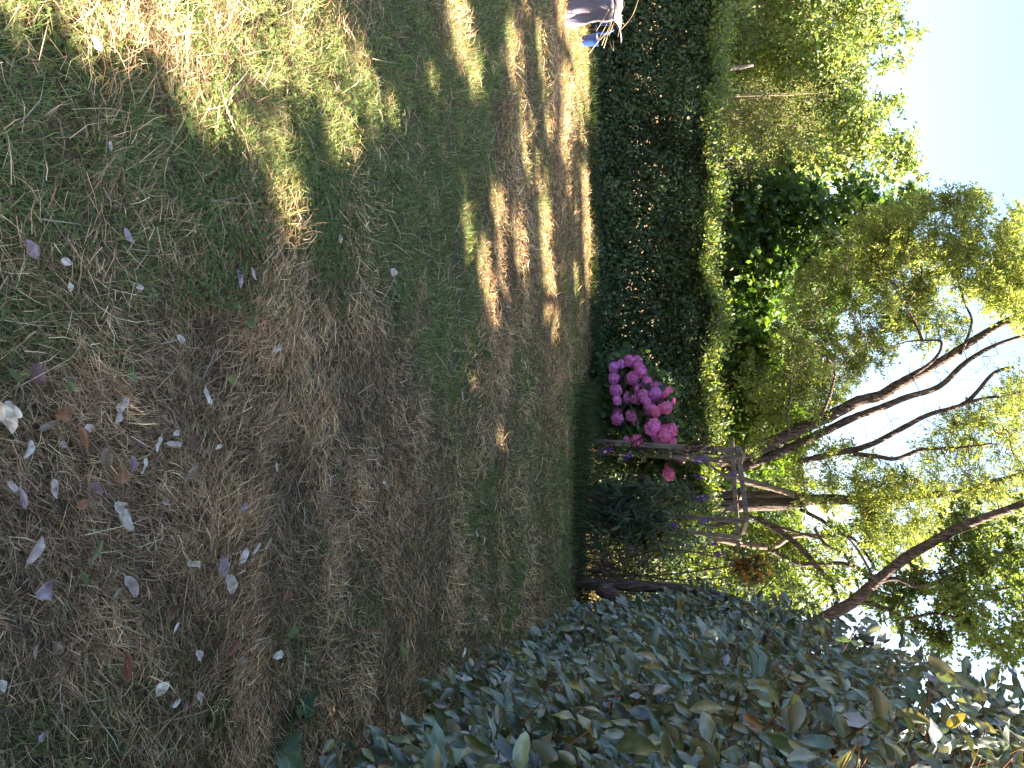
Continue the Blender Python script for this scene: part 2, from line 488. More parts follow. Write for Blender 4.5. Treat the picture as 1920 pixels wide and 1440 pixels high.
# living grass
xg, yg = x[is_green], y[is_green]
n = len(xg); fg = far[is_green]; gg = g[is_green]
cg = palette(n, [(0.065, 0.105, 0.026), (0.09, 0.135, 0.034), (0.11, 0.145, 0.046), (0.16, 0.155, 0.06), (0.075, 0.12, 0.038)], .24)
patch = fbm(xg * .9 + 50, yg * .9 + 12)[:, None]
cg *= (1.5 + 0.85 * patch) * np.array([1.12, 1.0, 1.15])
v1, q1, t1, c1 = blades(xg, yg, rng.uniform(.025, .065, n) * (1 + .25 * (gg > .7)), rng.uniform(.0016, .003, n) * fg ** .55,
                        np.abs(rng.normal(.75, .38, n)), rng.uniform(0, 6.283, n), cg, rng.uniform(.1, .8, n), 0)
# dry straw, mostly lying
xs_, ys_ = x[~is_green], y[~is_green]
n = len(xs_); fs_ = far[~is_green]
cs = palette(n, [(0.25, 0.175, 0.11), (0.36, 0.27, 0.175), (0.16, 0.105, 0.068), (0.46, 0.37, 0.26), (0.10, 0.07, 0.045), (0.29, 0.23, 0.155)], .22, [.24, .2, .22, .09, .13, .12])
heap = np.clip((fbm(xs_ * 2.2 + 3, ys_ * 3.2 + 70) - .42) * 4, 0, 1)
cs *= np.array([1.74, 1.60, 1.43]) * (.85 + .55 * heap[:, None] + .35 * (fbm(xs_ * 1.1 + 90, ys_ * 1.1 + 33)[:, None] - .3))
v2, q2, t2, c2 = blades(xs_, ys_, rng.uniform(.025, .085, n) * (1 + .35 * heap), rng.uniform(.0011, .0023, n) * fs_ ** .6,
                        np.abs(rng.normal(1.25, .25, n)), rng.uniform(0, 6.283, n) * .7 + 6 * fbm(xs_ * 1.2, ys_ * 1.2), cs, rng.uniform(-.2, .5, n), rng.uniform(0, .03, n) + .05 * heap * rng.random(n))
off = len(v1)
obj_g = obj('grass', make_mesh('grass', np.vstack([v1, v2]), [np.vstack([q1, q2 + off]), np.vstack([t1, t2 + off])], np.vstack([c1, c2]), smooth=False), M['grass'])
tag(obj_g, 'patchy mown lawn of short green grass and dry brown straw', 'grass', kind='stuff')

# long pale stalks strewn over the lawn
x, y = lawn_points(105, power=1.0)
n = len(x)
cs = palette(n, [(0.50, 0.40, 0.27), (0.42, 0.32, 0.20), (0.32, 0.22, 0.14), (0.58, 0.50, 0.37)], .15)
v1, q1, t1, c1 = blades(x, y, rng.uniform(.08, .24, n), rng.uniform(.0018, .003, n) * np.clip(y / 2, 1, 4) ** .4, np.abs(rng.normal(1.32, .16, n)), rng.uniform(0, 6.283, n), cs,
                        rng.uniform(-.1, .35, n), rng.uniform(.02, .06, n))
tag(obj('straw', make_mesh('straw', v1, [q1, t1], c1, smooth=False), M['grass']), 'long pale dry grass stalks strewn over the mown lawn', 'straw', kind='stuff')

# long dark unmown grass along the foot of hedge and arbour
n = 15000
xx = rng.uniform(-7, 2.6, n)
edge = rng.random(n)
yy = np.where(xx < 0.0, 10.25 + .5 * edge, 8.9 + 1.7 * edge - np.clip(xx - 0, 0, 2.2) * 0.25)
keep = yy > 9.0
xx, yy = xx[keep], yy[keep]; n = len(xx)
hgt = np.where(xx < -.1, rng.uniform(.06, .2, n), rng.uniform(.14, .42, n))
cl = palette(n, [(0.035, 0.07, 0.025), (0.05, 0.09, 0.03), (0.07, 0.10, 0.04), (0.16, 0.13, 0.07)], .2, [.35, .35, .2, .1])
v1, q1, t1, c1 = blades(xx, yy, hgt, rng.uniform(.004, .008, n), np.abs(rng.normal(.35, .22, n)), rng.uniform(0, 6.283, n), cl, rng.uniform(.2, 1.1, n), 0)
tag(obj('long_grass', make_mesh('long_grass', v1, [q1, t1], c1, smooth=False), M['grass']), 'long dark unmown grass along the foot of the hedge and arbour', 'long grass', kind='stuff')

# clover and small weeds in the near left of the lawn
def clover(name, count, polyVU, label):
    poly = [G(U, V)[:2] for V, U in polyVU]
    pa = np.array(poly); lo, hi = pa.min(0), pa.max(0)
    x = rng.uniform(lo[0], hi[0], count); y = rng.uniform(lo[1], hi[1], count)
    ctr = pa.mean(0); rr = np.hypot((x - ctr[0]) / 1.5, (y - ctr[1]) / 1.1)
    k = inpoly(x, y, poly) & (rng.random(count) < np.clip((fbm(x * 3 + 11, y * 3 + 2) - .35) * 2.2, 0, 1) * np.clip(1.5 - rr, 0, 1))
    x, y = x[k], y[k]
    zc = ground_z(x, y) + rng.uniform(.015, .065, len(x))
    x3 = np.repeat(x, 3); y3 = np.repeat(y, 3); z3 = np.repeat(zc, 3); n = len(x3)
    az = np.repeat(rng.uniform(0, 6.283, len(x)), 3) + np.tile([0, 2.1, 4.2], len(x)) + rng.normal(0, .2, n)
    d = np.stack([np.cos(az), np.sin(az), rng.normal(.12, .2, n)], 1)
    nr = np.stack([rng.normal(0, .3, n), rng.normal(-.15, .3, n), np.ones(n)], 1)
    col = palette(n, [(0.08, 0.14, 0.03), (0.12, 0.18, 0.04), (0.06, 0.11, 0.03), (0.17, 0.19, 0.05)], .15)
    me = scatter_mesh(name, T_leaf2(.75, .08, 0), np.stack([x3, y3, z3], 1), basis(d, nr), rng.uniform(.006, .0135, n), col)
    tag(obj(name, me, M['clover']), label, 'clover', kind='stuff')
clover('clover', 30000, [(-40, -60), (-40, 420), (250, 560), (620, 620), (760, 300), (720, -60)], 'small bright green clover leaves scattered through the near lawn')

# ------------------------------------------------------------------ silverberry hedge along the right side
def H_right(y):
    return np.interp(y, [0.5, 2, 3, 4.2, 6.1, 7.5, 8.6, 9.2, 9.6, 9.9], [2.4, 2.6, 2.9, 3.22, 3.08, 2.8, 2.2, 1.85, 1.5, 1.1])
def X_right(y, z):
    h = H_right(y)
    base = 0.838 + 0.172 * y
    b = .10 - 0.27 * np.clip((z - .1) / 1.2, 0, 1)
    over = np.clip((z - (h - .55)) / .55, 0, 1)
    lump = (fbm(y * 1.4 + 5, z * 1.4 + 9) - .5) * 0.30 + (fbm(y * 5 + 15, z * 5 + 3, 2) - .5) * .22
    return base + b + .30 * over ** 2 + lump
hedge = empty('silverberry_hedge', (1.9, 5, 0), 'tall grey green hedge of large silvery leaves filling the lower right', 'hedge')
def hedge_leaf_set(n, depth_hi, depth_pow=1.5):
    y = rng.uniform(0.9, 9.85, n)
    z = rng.random(n) * H_right(y)
    dep = rng.random(n) ** depth_pow * depth_hi
    p = np.stack([X_right(y, z) + dep, y, z], 1)
    return p, dep
p1, dep1 = hedge_leaf_set(25000, .6, 1.05)
# some on the top
nt = 6000
yt = rng.uniform(.9, 9.5, nt); ht = H_right(yt)
pt = np.stack([X_right(yt, ht - .02) + rng.uniform(0, .75, nt), yt, ht + rng.normal(0, .06, nt) - .04], 1)
sprout = rng.random(nt) < .06
pt[sprout, 2] += rng.uniform(.05, .22, sprout.sum())
pts = np.vstack([p1, pt]); dep = np.concatenate([dep1, rng.uniform(.13, .3, nt)])
gapn = fbm(pts[:, 1] * 4.5 + 60, pts[:, 2] * 4.5 + 12, 2)
cut = ((gapn < .36) & (dep < .22) & (rng.random(len(pts)) < .7)) | (lets_sun(pts, .05, False) & ((dep > .05) | (rng.random(len(pts)) < .45))) | (lets_sun(pts, .05) & (dep > .12))
# behind its crest the near end of the hedge falls away, so the sun reaches the crest
dx = pts[:, 0] - X_right(pts[:, 1], np.minimum(pts[:, 2], H_right(pts[:, 1])))
cut |= (pts[:, 1] < 4.9) & (dx > .11) & (pts[:, 2] - .95 * dx > 2.08 + .12 * fbm(pts[:, 1] * 3, pts[:, 2] * 3)) & (rng.random(len(pts)) < .9)
pts, dep = pts[~cut], dep[~cut]
n = len(pts)
ld = np.stack([rng.normal(-.58, .42, n), rng.normal(-.05, .5, n), rng.normal(-.5, .6, n)], 1)
topm = pts[:, 2] > H_right(pts[:, 1]) - .12
ld[topm] = np.stack([rng.normal(-.4, .5, topm.sum()), rng.normal(0, .5, topm.sum()), rng.normal(.6, .5, topm.sum())], 1)
nr = np.stack([rng.normal(-.42, .55, n), rng.normal(-.28, .55, n), rng.normal(.78, .5, n)], 1)
Rm = basis(ld, nr)
sz = rng.choice([.8, 1.0, 1.25], n) * rng.uniform(.06, .108, n)
lump_c = fbm(pts[:, 1] * 2 + 4, pts[:, 2] * 2 + 30)
cols = palette(n, [(0.06, 0.09, 0.05), (0.10, 0.138, 0.085), (0.22, 0.25, 0.215), (0.045, 0.07, 0.034), (0.17, 0.165, 0.045), (0.20, 0.11, 0.05)], .28, [.27, .28, .18, .2, .05, .02])  # the palest grey tone stands in for sky glare on the leaves
u_, v_, d_ = project(pts)
vis = (u_ > 0) & (u_ < 1430) & (v_ > 0) & (v_ < 1910) & (dep < .06)
score = np.where(vis, sz / d_ * (1 - dep * 4), 0)
order = np.argsort(-score)
big = order[:300]
rest = np.setdiff1d(np.arange(n), big)
near = rest[d_[rest] < 4.6]; farr = rest[d_[rest] >= 4.6]
gv, gq = grid_leaf(.50, 1.0, 6, .35, .16, .3, 1.0, 3, 0)
mes = [scatter_mesh('leaves', (gv, gq, None), pts[near], Rm[near], sz[near], cols[near], True)]
obj('foliage', mes[0], M['silver'], hedge, 'stuff')
obj('distant_foliage', scatter_mesh('leaves', T_leaf4(.5), pts[farr], Rm[farr], sz[farr], cols[farr]), M['silver'], hedge, 'stuff')
leaf_variants = []
for k in range(14):
    w = .40 + .13 * ((k * 5) % 7) / 6
    lv, lq = grid_leaf(w, 1.0, 8, .25 + .3 * (k % 3) / 2, .05 + .22 * (k % 4) / 3, .18 + .2 * (k % 2), .92 + .16 * (k % 3) / 2, 20 + k, .13)
    base = palette(1, [[(0.06, 0.095, 0.045), (0.085, 0.12, 0.06), (0.17, 0.195, 0.14), (0.05, 0.08, 0.034), (0.075, 0.105, 0.05), (0.17, 0.165, 0.05), (0.12, 0.15, 0.095)][k % 7]], .05)[0]
    cc = np.tile(base, (len(lv), 1))
    mid = np.abs(lv[:, 0]) < .02
    cc[mid] *= 1.35
    me = make_mesh('leaf', lv, [lq], cc); me.materials.append(M['silver'])
    leaf_variants.append(me)
hl = np.array(hedge.location)
for j in big:
    o = bpy.data.objects.new('leaf', leaf_variants[rng.integers(0, 14)])
    C.objects.link(o); o.parent = hedge
    s = sz[j] * 1.08
    m4 = np.eye(4); m4[:3, :3] = Rm[j] * s; m4[:3, 3] = pts[j] - hl
    o.matrix_local = Matrix(m4.tolist())
# stems inside the hedge
mb = MB()
for i in range(330):
    yy = 1.0 + 8.4 * rng.random() ** 1.3; zz = rng.uniform(.15, .96) * H_right(yy)
    tip = np.array([X_right(yy, zz) + rng.normal(0, .02), yy, zz])
    L = rng.uniform(.18, .45)
    bk = tip + np.array([L * .8, rng.normal(0, .1), -L * rng.uniform(.1, .7)])
    md = (tip + bk) / 2 + rng.normal(0, .02, 3)
    mb.tube([bk, md, tip], [.0045, .0035, .0022], 5, sub=2)
mb.build('twigs', M['redtwig'], hedge, kind='stuff')
mb = MB()
for yy in np.arange(1.0, 9.6, .55):
    xb = 1.5 + .172 * yy
    for k in range(2):
        h = H_right(yy) * rng.uniform(.7, .9)
        mb.tube([(xb + rng.normal(0, .05), yy + rng.normal(0, .1), -.05), (xb + rng.normal(0, .1), yy + rng.normal(0, .15), h * .5), (xb + rng.normal(-.1, .15), yy + rng.normal(0, .2), h)], [.03, .022, .01], 6, .2)
mb.build('stems', M['twig'], hedge, kind='stuff')
n = 26000      # heart and far side of the hedge, shade put into darker leaf colours
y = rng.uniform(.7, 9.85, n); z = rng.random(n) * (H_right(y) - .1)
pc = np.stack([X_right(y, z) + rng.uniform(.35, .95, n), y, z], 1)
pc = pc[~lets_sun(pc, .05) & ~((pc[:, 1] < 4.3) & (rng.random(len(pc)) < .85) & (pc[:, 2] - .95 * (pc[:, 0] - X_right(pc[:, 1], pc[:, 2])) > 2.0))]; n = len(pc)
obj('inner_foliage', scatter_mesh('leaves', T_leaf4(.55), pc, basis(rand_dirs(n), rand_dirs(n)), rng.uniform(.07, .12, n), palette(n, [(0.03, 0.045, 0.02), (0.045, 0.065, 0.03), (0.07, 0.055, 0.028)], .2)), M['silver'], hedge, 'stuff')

# ------------------------------------------------------------------ hedge across the back
bh = empty('boundary_hedge', (-3, 11.1, 0), 'dark clipped leafy hedge running across behind the lawn, its top sunlit', 'hedge')
def hedge_top(x): return 1.50 + (fbm(x * 1.2 + 40, x * 0 + 3) - .5) * .36
n = 62000
x = rng.uniform(-8.5, 1.7, n); f = rng.random(n)
lump = (fbm(x * .8 + 28, f * 1.5 + 60) - .5) * .55 + (fbm(x * 3.2 + 8, f * 5 + 20, 2) - .5) * .38
ht = hedge_top(x)
z = f * ht
y = 10.72 + lump + rng.random(n) ** 1.6 * .55 + .25 * np.clip((f - .82) / .18, 0, 1) ** 2
p = np.stack([x, y, z], 1)
nt = 26000
x = rng.uniform(-8.5, 1.7, nt)
p2 = np.stack([x, rng.uniform(10.7, 11.55, nt), hedge_top(x) + rng.normal(0, .055, nt) + .12 * (rng.random(nt) < .05)], 1)
p = np.vstack([p, p2]); n = len(p)
clump = fbm(p[:, 0] * 3.2 + 7, p[:, 2] * 3.2 + 1)
p = p[(clump > .25) | (rng.random(n) < .4)]; n = len(p)
ld = np.stack([rng.normal(0, .7, n), rng.normal(-.5, .5, n), rng.normal(-.3, .6, n)], 1)
nr = np.stack([rng.normal(0, .5, n), rng.normal(-.6, .4, n), rng.normal(.7, .4, n)], 1)
col = palette(n, [(0.055, 0.09, 0.04), (0.075, 0.12, 0.05), (0.10, 0.14, 0.065), (0.13, 0.17, 0.09), (0.19, 0.18, 0.05)], .22, [.28, .32, .22, .15, .03])
obj('foliage', scatter_mesh('leaves', T_leaf4(.58), p, basis(ld, nr), rng.uniform(.028, .07, n), col * (.55 + .9 * fbm(p[:, 0] * 1.3 + 77, p[:, 2] * 1.3 + 5)[:, None])), M['hedge'], bh, 'stuff')
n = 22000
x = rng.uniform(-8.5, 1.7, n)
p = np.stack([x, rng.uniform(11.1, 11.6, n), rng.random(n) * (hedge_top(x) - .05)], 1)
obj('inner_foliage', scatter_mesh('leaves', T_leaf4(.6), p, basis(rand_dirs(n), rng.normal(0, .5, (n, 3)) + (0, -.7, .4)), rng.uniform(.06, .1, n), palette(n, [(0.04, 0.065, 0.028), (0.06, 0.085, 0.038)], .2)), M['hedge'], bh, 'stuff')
n = 17000
x = rng.uniform(-8.5, 1.7, n)
p = np.stack([x, rng.uniform(10.55, 11.6, n), hedge_top(x) - .04 + np.abs(rng.normal(0, .10, n)) * (.4 + 1.2 * fbm(x * 3, x * 0 + 8)) - .02], 1)
obj('lit_top_foliage', scatter_mesh('leaves', T_leaf4(.5), p, basis(rng.normal(0, .6, (n, 3)) + (0, -.1, .5), rng.normal(0, .6, (n, 3)) + (.4, -.3, .5)), rng.uniform(.04, .08, n), palette(n, [(0.11, 0.16, 0.035), (0.14, 0.19, 0.045), (0.18, 0.18, 0.06)], .2)), M['broad'], bh, 'stuff')  # brighter yellow-green leaf colour paints the sunlit band along the hedge top
mb = MB()
for xx in np.arange(-8.3, 1.6, .16):
    a = np.array([xx, 11.2 + rng.normal(0, .12), -.03])
    b = a + np.array([rng.normal(0, .15), rng.normal(-.1, .15), hedge_top(np.array([xx]))[0] * rng.uniform(.6, .95)])
    mb.tube([a, (a + b) / 2 + rng.normal(0, .06, 3), b], [.014, .010, .004], 5, sub=2)
mb.build('stems', M['twig'], bh, kind='stuff')

# ------------------------------------------------------------------ trees
def connect_twigs(mb, nodes, centres, r0=.012, bend=.12):
    """thin crooked branches from the nearest limb node to each leaf clump"""
    nodes = [np.asarray(q) for q in nodes]
    arr = np.array(nodes)
    order = np.argsort([np.min(np.linalg.norm(arr - c, axis=1)) for c in centres])
    for i in order:
        c = centres[i]
        arr = np.array(nodes)
        dd = np.linalg.norm(arr - c, axis=1) + .6 * np.clip(arr[:, 2] - c[2], 0, 9)
        a = arr[int(np.argmin(dd))]
        L = np.linalg.norm(c - a)
        if L < .05: continue
        m1 = a + (c - a) * .33 + rng.normal(0, bend * L, 3) * .6
        m2 = a + (c - a) * .68 + rng.normal(0, bend * L, 3) * .6
        r = min(.035, r0 * (0.5 + L * .7))
        mb.tube([a, m1, m2, c], [r, r * .75, r * .5, r * .25], 5, .15, sub=3)
        nodes += [m1, m2, c]
def clump_leaves(centres, radii, per, flat=.75):
    n = len(centres)
    idx = np.repeat(np.arange(n), per)
    d = rand_dirs(len(idx)) * (rng.random(len(idx)) ** .55)[:, None]
    d[:, 2] *= flat
    return centres[idx] + d * radii[idx][:, None], idx, d
def sprays(centres, radii, per, strands=9, thick=.16, flat=.8):
    """leaves strung along short curved twigs that radiate from each clump centre"""
    n = len(centres)
    idx = np.repeat(np.arange(n), per); N = len(idx)
    sd = rand_dirs(n * strands).reshape(n, strands, 3); sd[:, :, 2] *= flat
    sl = rng.uniform(.45, 1.25, (n, strands))
    k = rng.integers(0, strands, N)
    t = rng.random(N) ** .7
    d = sd[idx, k]
    p = centres[idx] + d * (t * sl[idx, k] * radii[idx])[:, None] + rand_dirs(N) * (radii[idx] * thick * rng.random(N))[:, None]
    p[:, 2] -= .25 * t * t * radii[idx]
    return p, idx, d
def poly_centres(n, polyVU, y0, y1):
    pa = np.array([(U, V) for V, U in polyVU], float)
    lo, hi = pa.min(0), pa.max(0)
    out = []
    while len(out) < n:
        u = rng.uniform(lo[0], hi[0]); v = rng.uniform(lo[1], hi[1])
        if inpoly(np.array([u]), np.array([v]), pa)[0]:
            out.append(P(u, v, rng.uniform(y0, y1)))
    return np.array(out)
def droop_dirs(n, droop=.4):
    d = rand_dirs(n); d[:, 2] -= droop; return d
def limb(path, y, r0, r1, name, parent, mat, rough=.16, sides=10):
    """path in (V,U); y depth or list of depths; returns sampled nodes"""
    n = len(path); ys = np.broadcast_to(np.asarray(y, float), (n,)) if np.ndim(y) == 0 else np.interp(np.linspace(0, 1, n), np.linspace(0, 1, len(y)), y)
    pts = [P(U, V, yy) for (V, U), yy in zip(path, ys)]
    rad = np.linspace(r0, r1, n) * .86
    mb = MB().tube(pts, rad, sides, rough, sub=5)
    mb.build(name, mat, parent)
    seg = []
    for a, b in zip(pts[:-1], pts[1:]):
        for t in (0, .5): seg.append(a + (b - a) * t)
    return seg + [pts[-1]]

# -- broadleaf tree on the left, warmly lit
def broad_tree(name, label, base, trunk_top, polys, leaf, size, cols, w, mat, barkmat, trunk_r=.12, tmpl=None, droop=.35, cull=True, group=None, twig=True):
    t = empty(name, base, label, 'tree', group)
    mid = (np.array(base) + np.array(trunk_top)) / 2 + rng.normal(0, .12, 3)
    mb = MB().tube([np.array(base) - (0, 0, .1), mid, trunk_top], [trunk_r, trunk_r * .75, trunk_r * .4], 10, .15, sub=5)
    mb.build('trunk', barkmat, t)
    nodes = [np.array(base) * (1 - k) + np.array(trunk_top) * k for k in (.4, .55, .7, .85, 1)]
    cen = []; rad = []; per = []
    for poly, y0, y1, nc, r, pl in polys:
        c = poly_centres(nc, poly, y0, y1)
        cen.append(c); rad.append(np.full(nc, r) * rng.uniform(.6, 1.25, nc)); per.append(np.maximum(8, (pl * rng.uniform(.6, 1.3, nc)).astype(int)))
    cen = np.vstack(cen); rad = np.concatenate(rad); per = np.concatenate(per)
    if twig:
        mb = MB(); connect_twigs(mb, nodes, cen); mb.build('branches', barkmat, t, kind='stuff')
    p, idx, d = sprays(cen, rad, per, 10, .3)
    if cull:
        k = ~lets_sun(p, .03); p, idx, d = p[k], idx[k], d[k]
    n = len(p)
    ld = d + droop_dirs(n, droop)
    nr = rng.normal(0, .6, (n, 3)) + np.array([.1, -.2, .8])
    col = palette(n, cols, .2, w)
    tone = 1 + rng.normal(0, .14, len(cen)); col *= np.clip(tone, .6, 1.5)[idx][:, None]
    obj('crown', scatter_mesh('leaves', tmpl or T_leaf2(.6), p, basis(ld, nr), rng.uniform(.7, 1.3, n) * size, col), mat, t, 'stuff')
    return t

broad_tree('oak_tree', 'yellow green broadleaf tree in warm sun behind the hedge at top left', (-5.2, 16.2, 0), np.array([-5.0, 16.0, 4.2]),
    [([(1330, -90), (1330, 250), (1500, 330), (1620, 330), (1665, 300), (1640, 210), (1610, 170), (1640, 100), (1660, 40), (1650, -90)], 14.6, 17.4, 420, .46, 115),
     ([(1600, -90), (1690, -60), (1705, 10), (1725, 55), (1712, 70), (1640, 80), (1600, 60)], 15, 16.5, 36, .3, 70),
     ([(1640, 60), (1726, 60), (1732, 75), (1650, 90)], 15.3, 16, 8, .2, 45),
     ([(1630, 112), (1705, 100), (1712, 125), (1650, 135)], 15.3, 16, 8, .2, 40),
     ([(1600, 190), (1700, 180), (1722, 196), (1660, 225)], 15.2, 16, 9, .2, 45),
     ([(1600, 240), (1725, 262), (1762, 300), (1745, 320), (1680, 345), (1590, 330)], 14.9, 16.2, 34, .28, 75)],
    None, .085, [(0.165, 0.22, 0.085), (0.21, 0.26, 0.105), (0.25, 0.265, 0.125), (0.13, 0.18, 0.07), (0.25, 0.225, 0.13)], [.3, .28, .16, .16, .10], M['broad'], M['pale_or_lit_bark'], .11, T_leaf2(.62), group=None)
# -- darker maple in the middle
broad_tree('maple_tree', 'dark green maple with large lobed leaves between the sunlit tree and the feathery tree', (-2.6, 14.4, 0), np.array([-2.7, 14.2, 4.3]),
    [([(1335, 330), (1335, 700), (1420, 700), (1420, 600), (1500, 560), (1560, 640), (1600, 560), (1690, 480), (1700, 390), (1640, 350), (1500, 330)], 13.2, 15.4, 230, .42, 85),
     ([(1690, 360), (1744, 362), (1750, 378), (1735, 392), (1690, 400)], 14, 14.4, 8, .2, 34)],
    None, .105, [(0.06, 0.11, 0.035), (0.08, 0.14, 0.042), (0.11, 0.175, 0.05), (0.05, 0.09, 0.035)], [.3, .3, .18, .22], M['broad'], M['bark'], .10, T_star(1.0))
broad_tree('young_maple', 'bright yellow green young maple glowing behind the hedge beside the big trunks', (-.7, 13.4, 0), np.array([-.6, 13.3, 2.6]),
    [([(1325, 600), (1325, 900), (1470, 880), (1520, 800), (1480, 700), (1430, 610)], 12.6, 14.0, 125, .32, 75),
     ([(1390, 480), (1450, 470), (1500, 540), (1440, 590), (1390, 560)], 13.0, 13.8, 22, .25, 40)],
    None, .095, [(0.09, 0.15, 0.025), (0.12, 0.18, 0.03), (0.07, 0.12, 0.025)], None, M['broad'], M['pale_or_lit_bark'], .05, T_star(1.0))
# -- brownish feathery shrub in front of the left tree
def shrub(name, label, base, polys, size, cols, w, mat, tmpl, nst=9, droop=.2, cat='shrub', stemmat=None, cull=False):
    t = empty(name, base, label, cat)
    cen = []; rad = []; per = []
    for poly, y0, y1, nc, r, pl in polys:
        c = poly_centres(nc, poly, y0, y1); cen.append(c); rad.append(np.full(nc, r) * rng.uniform(.6, 1.25, nc)); per.append(np.maximum(6, (pl * rng.uniform(.6, 1.3, nc)).astype(int)))
    cen = np.vstack(cen); rad = np.concatenate(rad); per = np.concatenate(per)
    mb = MB(); nodes = []
    b = np.array(base, float)
    top = cen[:, 2].max()
    for k in range(nst):
        c = cen[rng.integers(0, len(cen))]
        s0 = b + np.array([rng.normal(0, .1), rng.normal(0, .08), -.04])
        m = s0 * .5 + c * .5 + rng.normal(0, .08, 3)
        mb.tube([s0, m, c], [.014, .010, .004], 5, .1, sub=3)
        nodes += [m, c, s0 * .75 + c * .25]
    connect_twigs(mb, nodes, cen, .007, .1)
    mb.build('stems', stemmat or M['twig'], t, kind='stuff')
    p, idx, d = clump_leaves(cen, rad, per, .85)
    if cull:
        k = ~lets_sun(p, .03); p, idx, d = p[k], idx[k], d[k]
    n = len(p)
    ld = d * 1.2 + droop_dirs(n, droop)
    nr = rng.normal(0, .6, (n, 3)) + np.array([.1, -.2, .8])
    col = palette(n, cols, .2, w)
    obj('foliage', scatter_mesh('leaves', tmpl, p, basis(ld, nr), rng.uniform(.7, 1.3, n) * size, col), mat, t, 'stuff')
    return t
shrub('smoke_bush', 'hazy olive brown feathery shrub rising above the hedge at upper left', (-4.4, 13.2, 0),
    [([(1330, 170), (1330, 345), (1420, 345), (1490, 300), (1550, 200), (1560, 165), (1480, 160)], 12.6, 13.6, 70, .26, 130)],
    .05, [(0.17, 0.18, 0.09), (0.21, 0.20, 0.12), (0.13, 0.15, 0.07)], None, M['fine'], T_leaf2(.22, .03, -.1), 16, -.5, stemmat=M['pale_or_lit_bark'])
# dead stem above the hedge at the left, sunlight painted as pale bark
mb = MB().tube([P(133, 1305, 12.0), P(132, 1335, 12.0), P(128, 1375, 12.1), P(122, 1412, 12.2)], [.045, .042, .034, .018], 8, .2)
mb.tube([P(131, 1340, 12.0), P(145, 1330, 12), P(152, 1322, 12)], [.02, .014, .006], 6, .1)
ds = empty('dead_sapling', P(133, 1120, 12.0) * np.array([1, 1, 0]), 'short sunlit bare sapling sticking up above the hedge at upper left', 'dead tree')
mb.build('snag', M['pale_or_lit_bark'], ds)
mbx = MB().tube([P(133, 1120, 12.0) * np.array([1, 1, 0]), P(133, 1306, 12.0)], [.05, .045], 8, .1, sub=1)
mbx.build('trunk', M['pale_or_lit_bark'], ds)

# -- the big multi-stemmed tree with feathery foliage
TY = 11.9
big_t = empty('tamarisk_tree', P(905, 1140, TY) * np.array([1, 1, 0]), 'large many stemmed tree with dark leaning limbs and feathery foliage behind the arbour', 'tree')
nodes = []
nodes += limb([(1130, 895), (1250, 890), (1330, 872), (1400, 850), (1460, 825), (1520, 796), (1560, 778), (1610, 752), (1650, 742), (1690, 718), (1730, 697), (1780, 668), (1830, 635), (1880, 606), (1945, 575)], [11.9, 11.7, 11.3, 11.0], .125, .042, 'trunk', big_t, M['bark'])
nodes += limb([(1300, 905), (1380, 880), (1430, 862), (1480, 840), (1540, 812), (1600, 783), (1650, 765), (1700, 745), (1760, 725), (1810, 680), (1860, 650), (1930, 625)], [12.0, 11.6, 11.5], .085, .024, 'limb', big_t, M['bark'])
nodes += limb([(1140, 935), (1260, 945), (1340, 948), (1420, 947), (1480, 944), (1540, 936), (1600, 938), (1660, 938), (1720, 930), (1790, 925), (1860, 905), (1950, 880)], [12.0, 12.2, 12.4], .12, .04, 'trunk', big_t, M['bark'])
nodes += limb([(1140, 920), (1300, 922), (1350, 928), (1420, 930), (1475, 926), (1520, 934)], [12.15, 12.1], .10, .06, 'limb', big_t, M['bark'])
nodes += limb([(1370, 893), (1395, 901), (1430, 910), (1460, 918), (1490, 929)], 11.8, .055, .05, 'limb', big_t, M['pale_or_lit_bark'])  # paler bark colour stands in for sunlight on this limb
nodes += limb([(1500, 865), (1560, 852), (1613, 840), (1647, 827), (1697, 800), (1740, 778), (1780, 767), (1807, 757), (1830, 737), (1863, 700), (1900, 688)], [11.9, 11.4], .05, .022, 'limb', big_t, M['bark'])
nodes += limb([(1600, 851), (1640, 855), (1680, 860), (1730, 843), (1797, 840), (1860, 832)], [11.8, 11.6], .04, .018, 'limb', big_t, M['bark'])
nodes += limb([(1807, 757), (1850, 746), (1890, 742), (1940, 728)], 11.5, .028, .014, 'limb', big_t, M['bark'])
nodes += limb([(1710, 705), (1745, 680), (1762, 660), (1764, 640), (1740, 638), (1705, 640), (1670, 650)], 11.1, .026, .010, 'limb', big_t, M['bark'])
nodes += limb([(1800, 665), (1815, 630), (1822, 600), (1810, 570), (1800, 540), (1795, 510)], [11.1, 10.9], .022, .010, 'limb', big_t, M['bark'])
nodes += limb([(1540, 782), (1555, 745), (1562, 720), (1566, 690), (1550, 670)], [11.2, 10.9], .024, .010, 'limb', big_t, M['bark'])
nodes += limb([(1480, 812), (1476, 780), (1482, 740), (1484, 700), (1478, 680)], [11.1, 10.9], .020, .008, 'limb', big_t, M['bark'])
nodes += limb([(1730, 640), (1715, 600), (1700, 575), (1690, 545), (1660, 520)], [11.1, 10.8], .022, .009, 'limb', big_t, M['bark'])
nodes += limb([(1700, 570), (1722, 535), (1728, 505), (1715, 490)], 10.9, .016, .008, 'limb', big_t, M['bark'])
nodes += limb([(1423, 973), (1467, 1000), (1507, 1033), (1530, 1060), (1557, 1093), (1573, 1127)], [12.0, 11.4], .05, .035, 'limb', big_t, M['bark'])
nodes += limb([(1527, 990), (1547, 1020), (1580, 1037), (1597, 1060)], 11.6, .025, .02, 'limb', big_t, M['bark'])
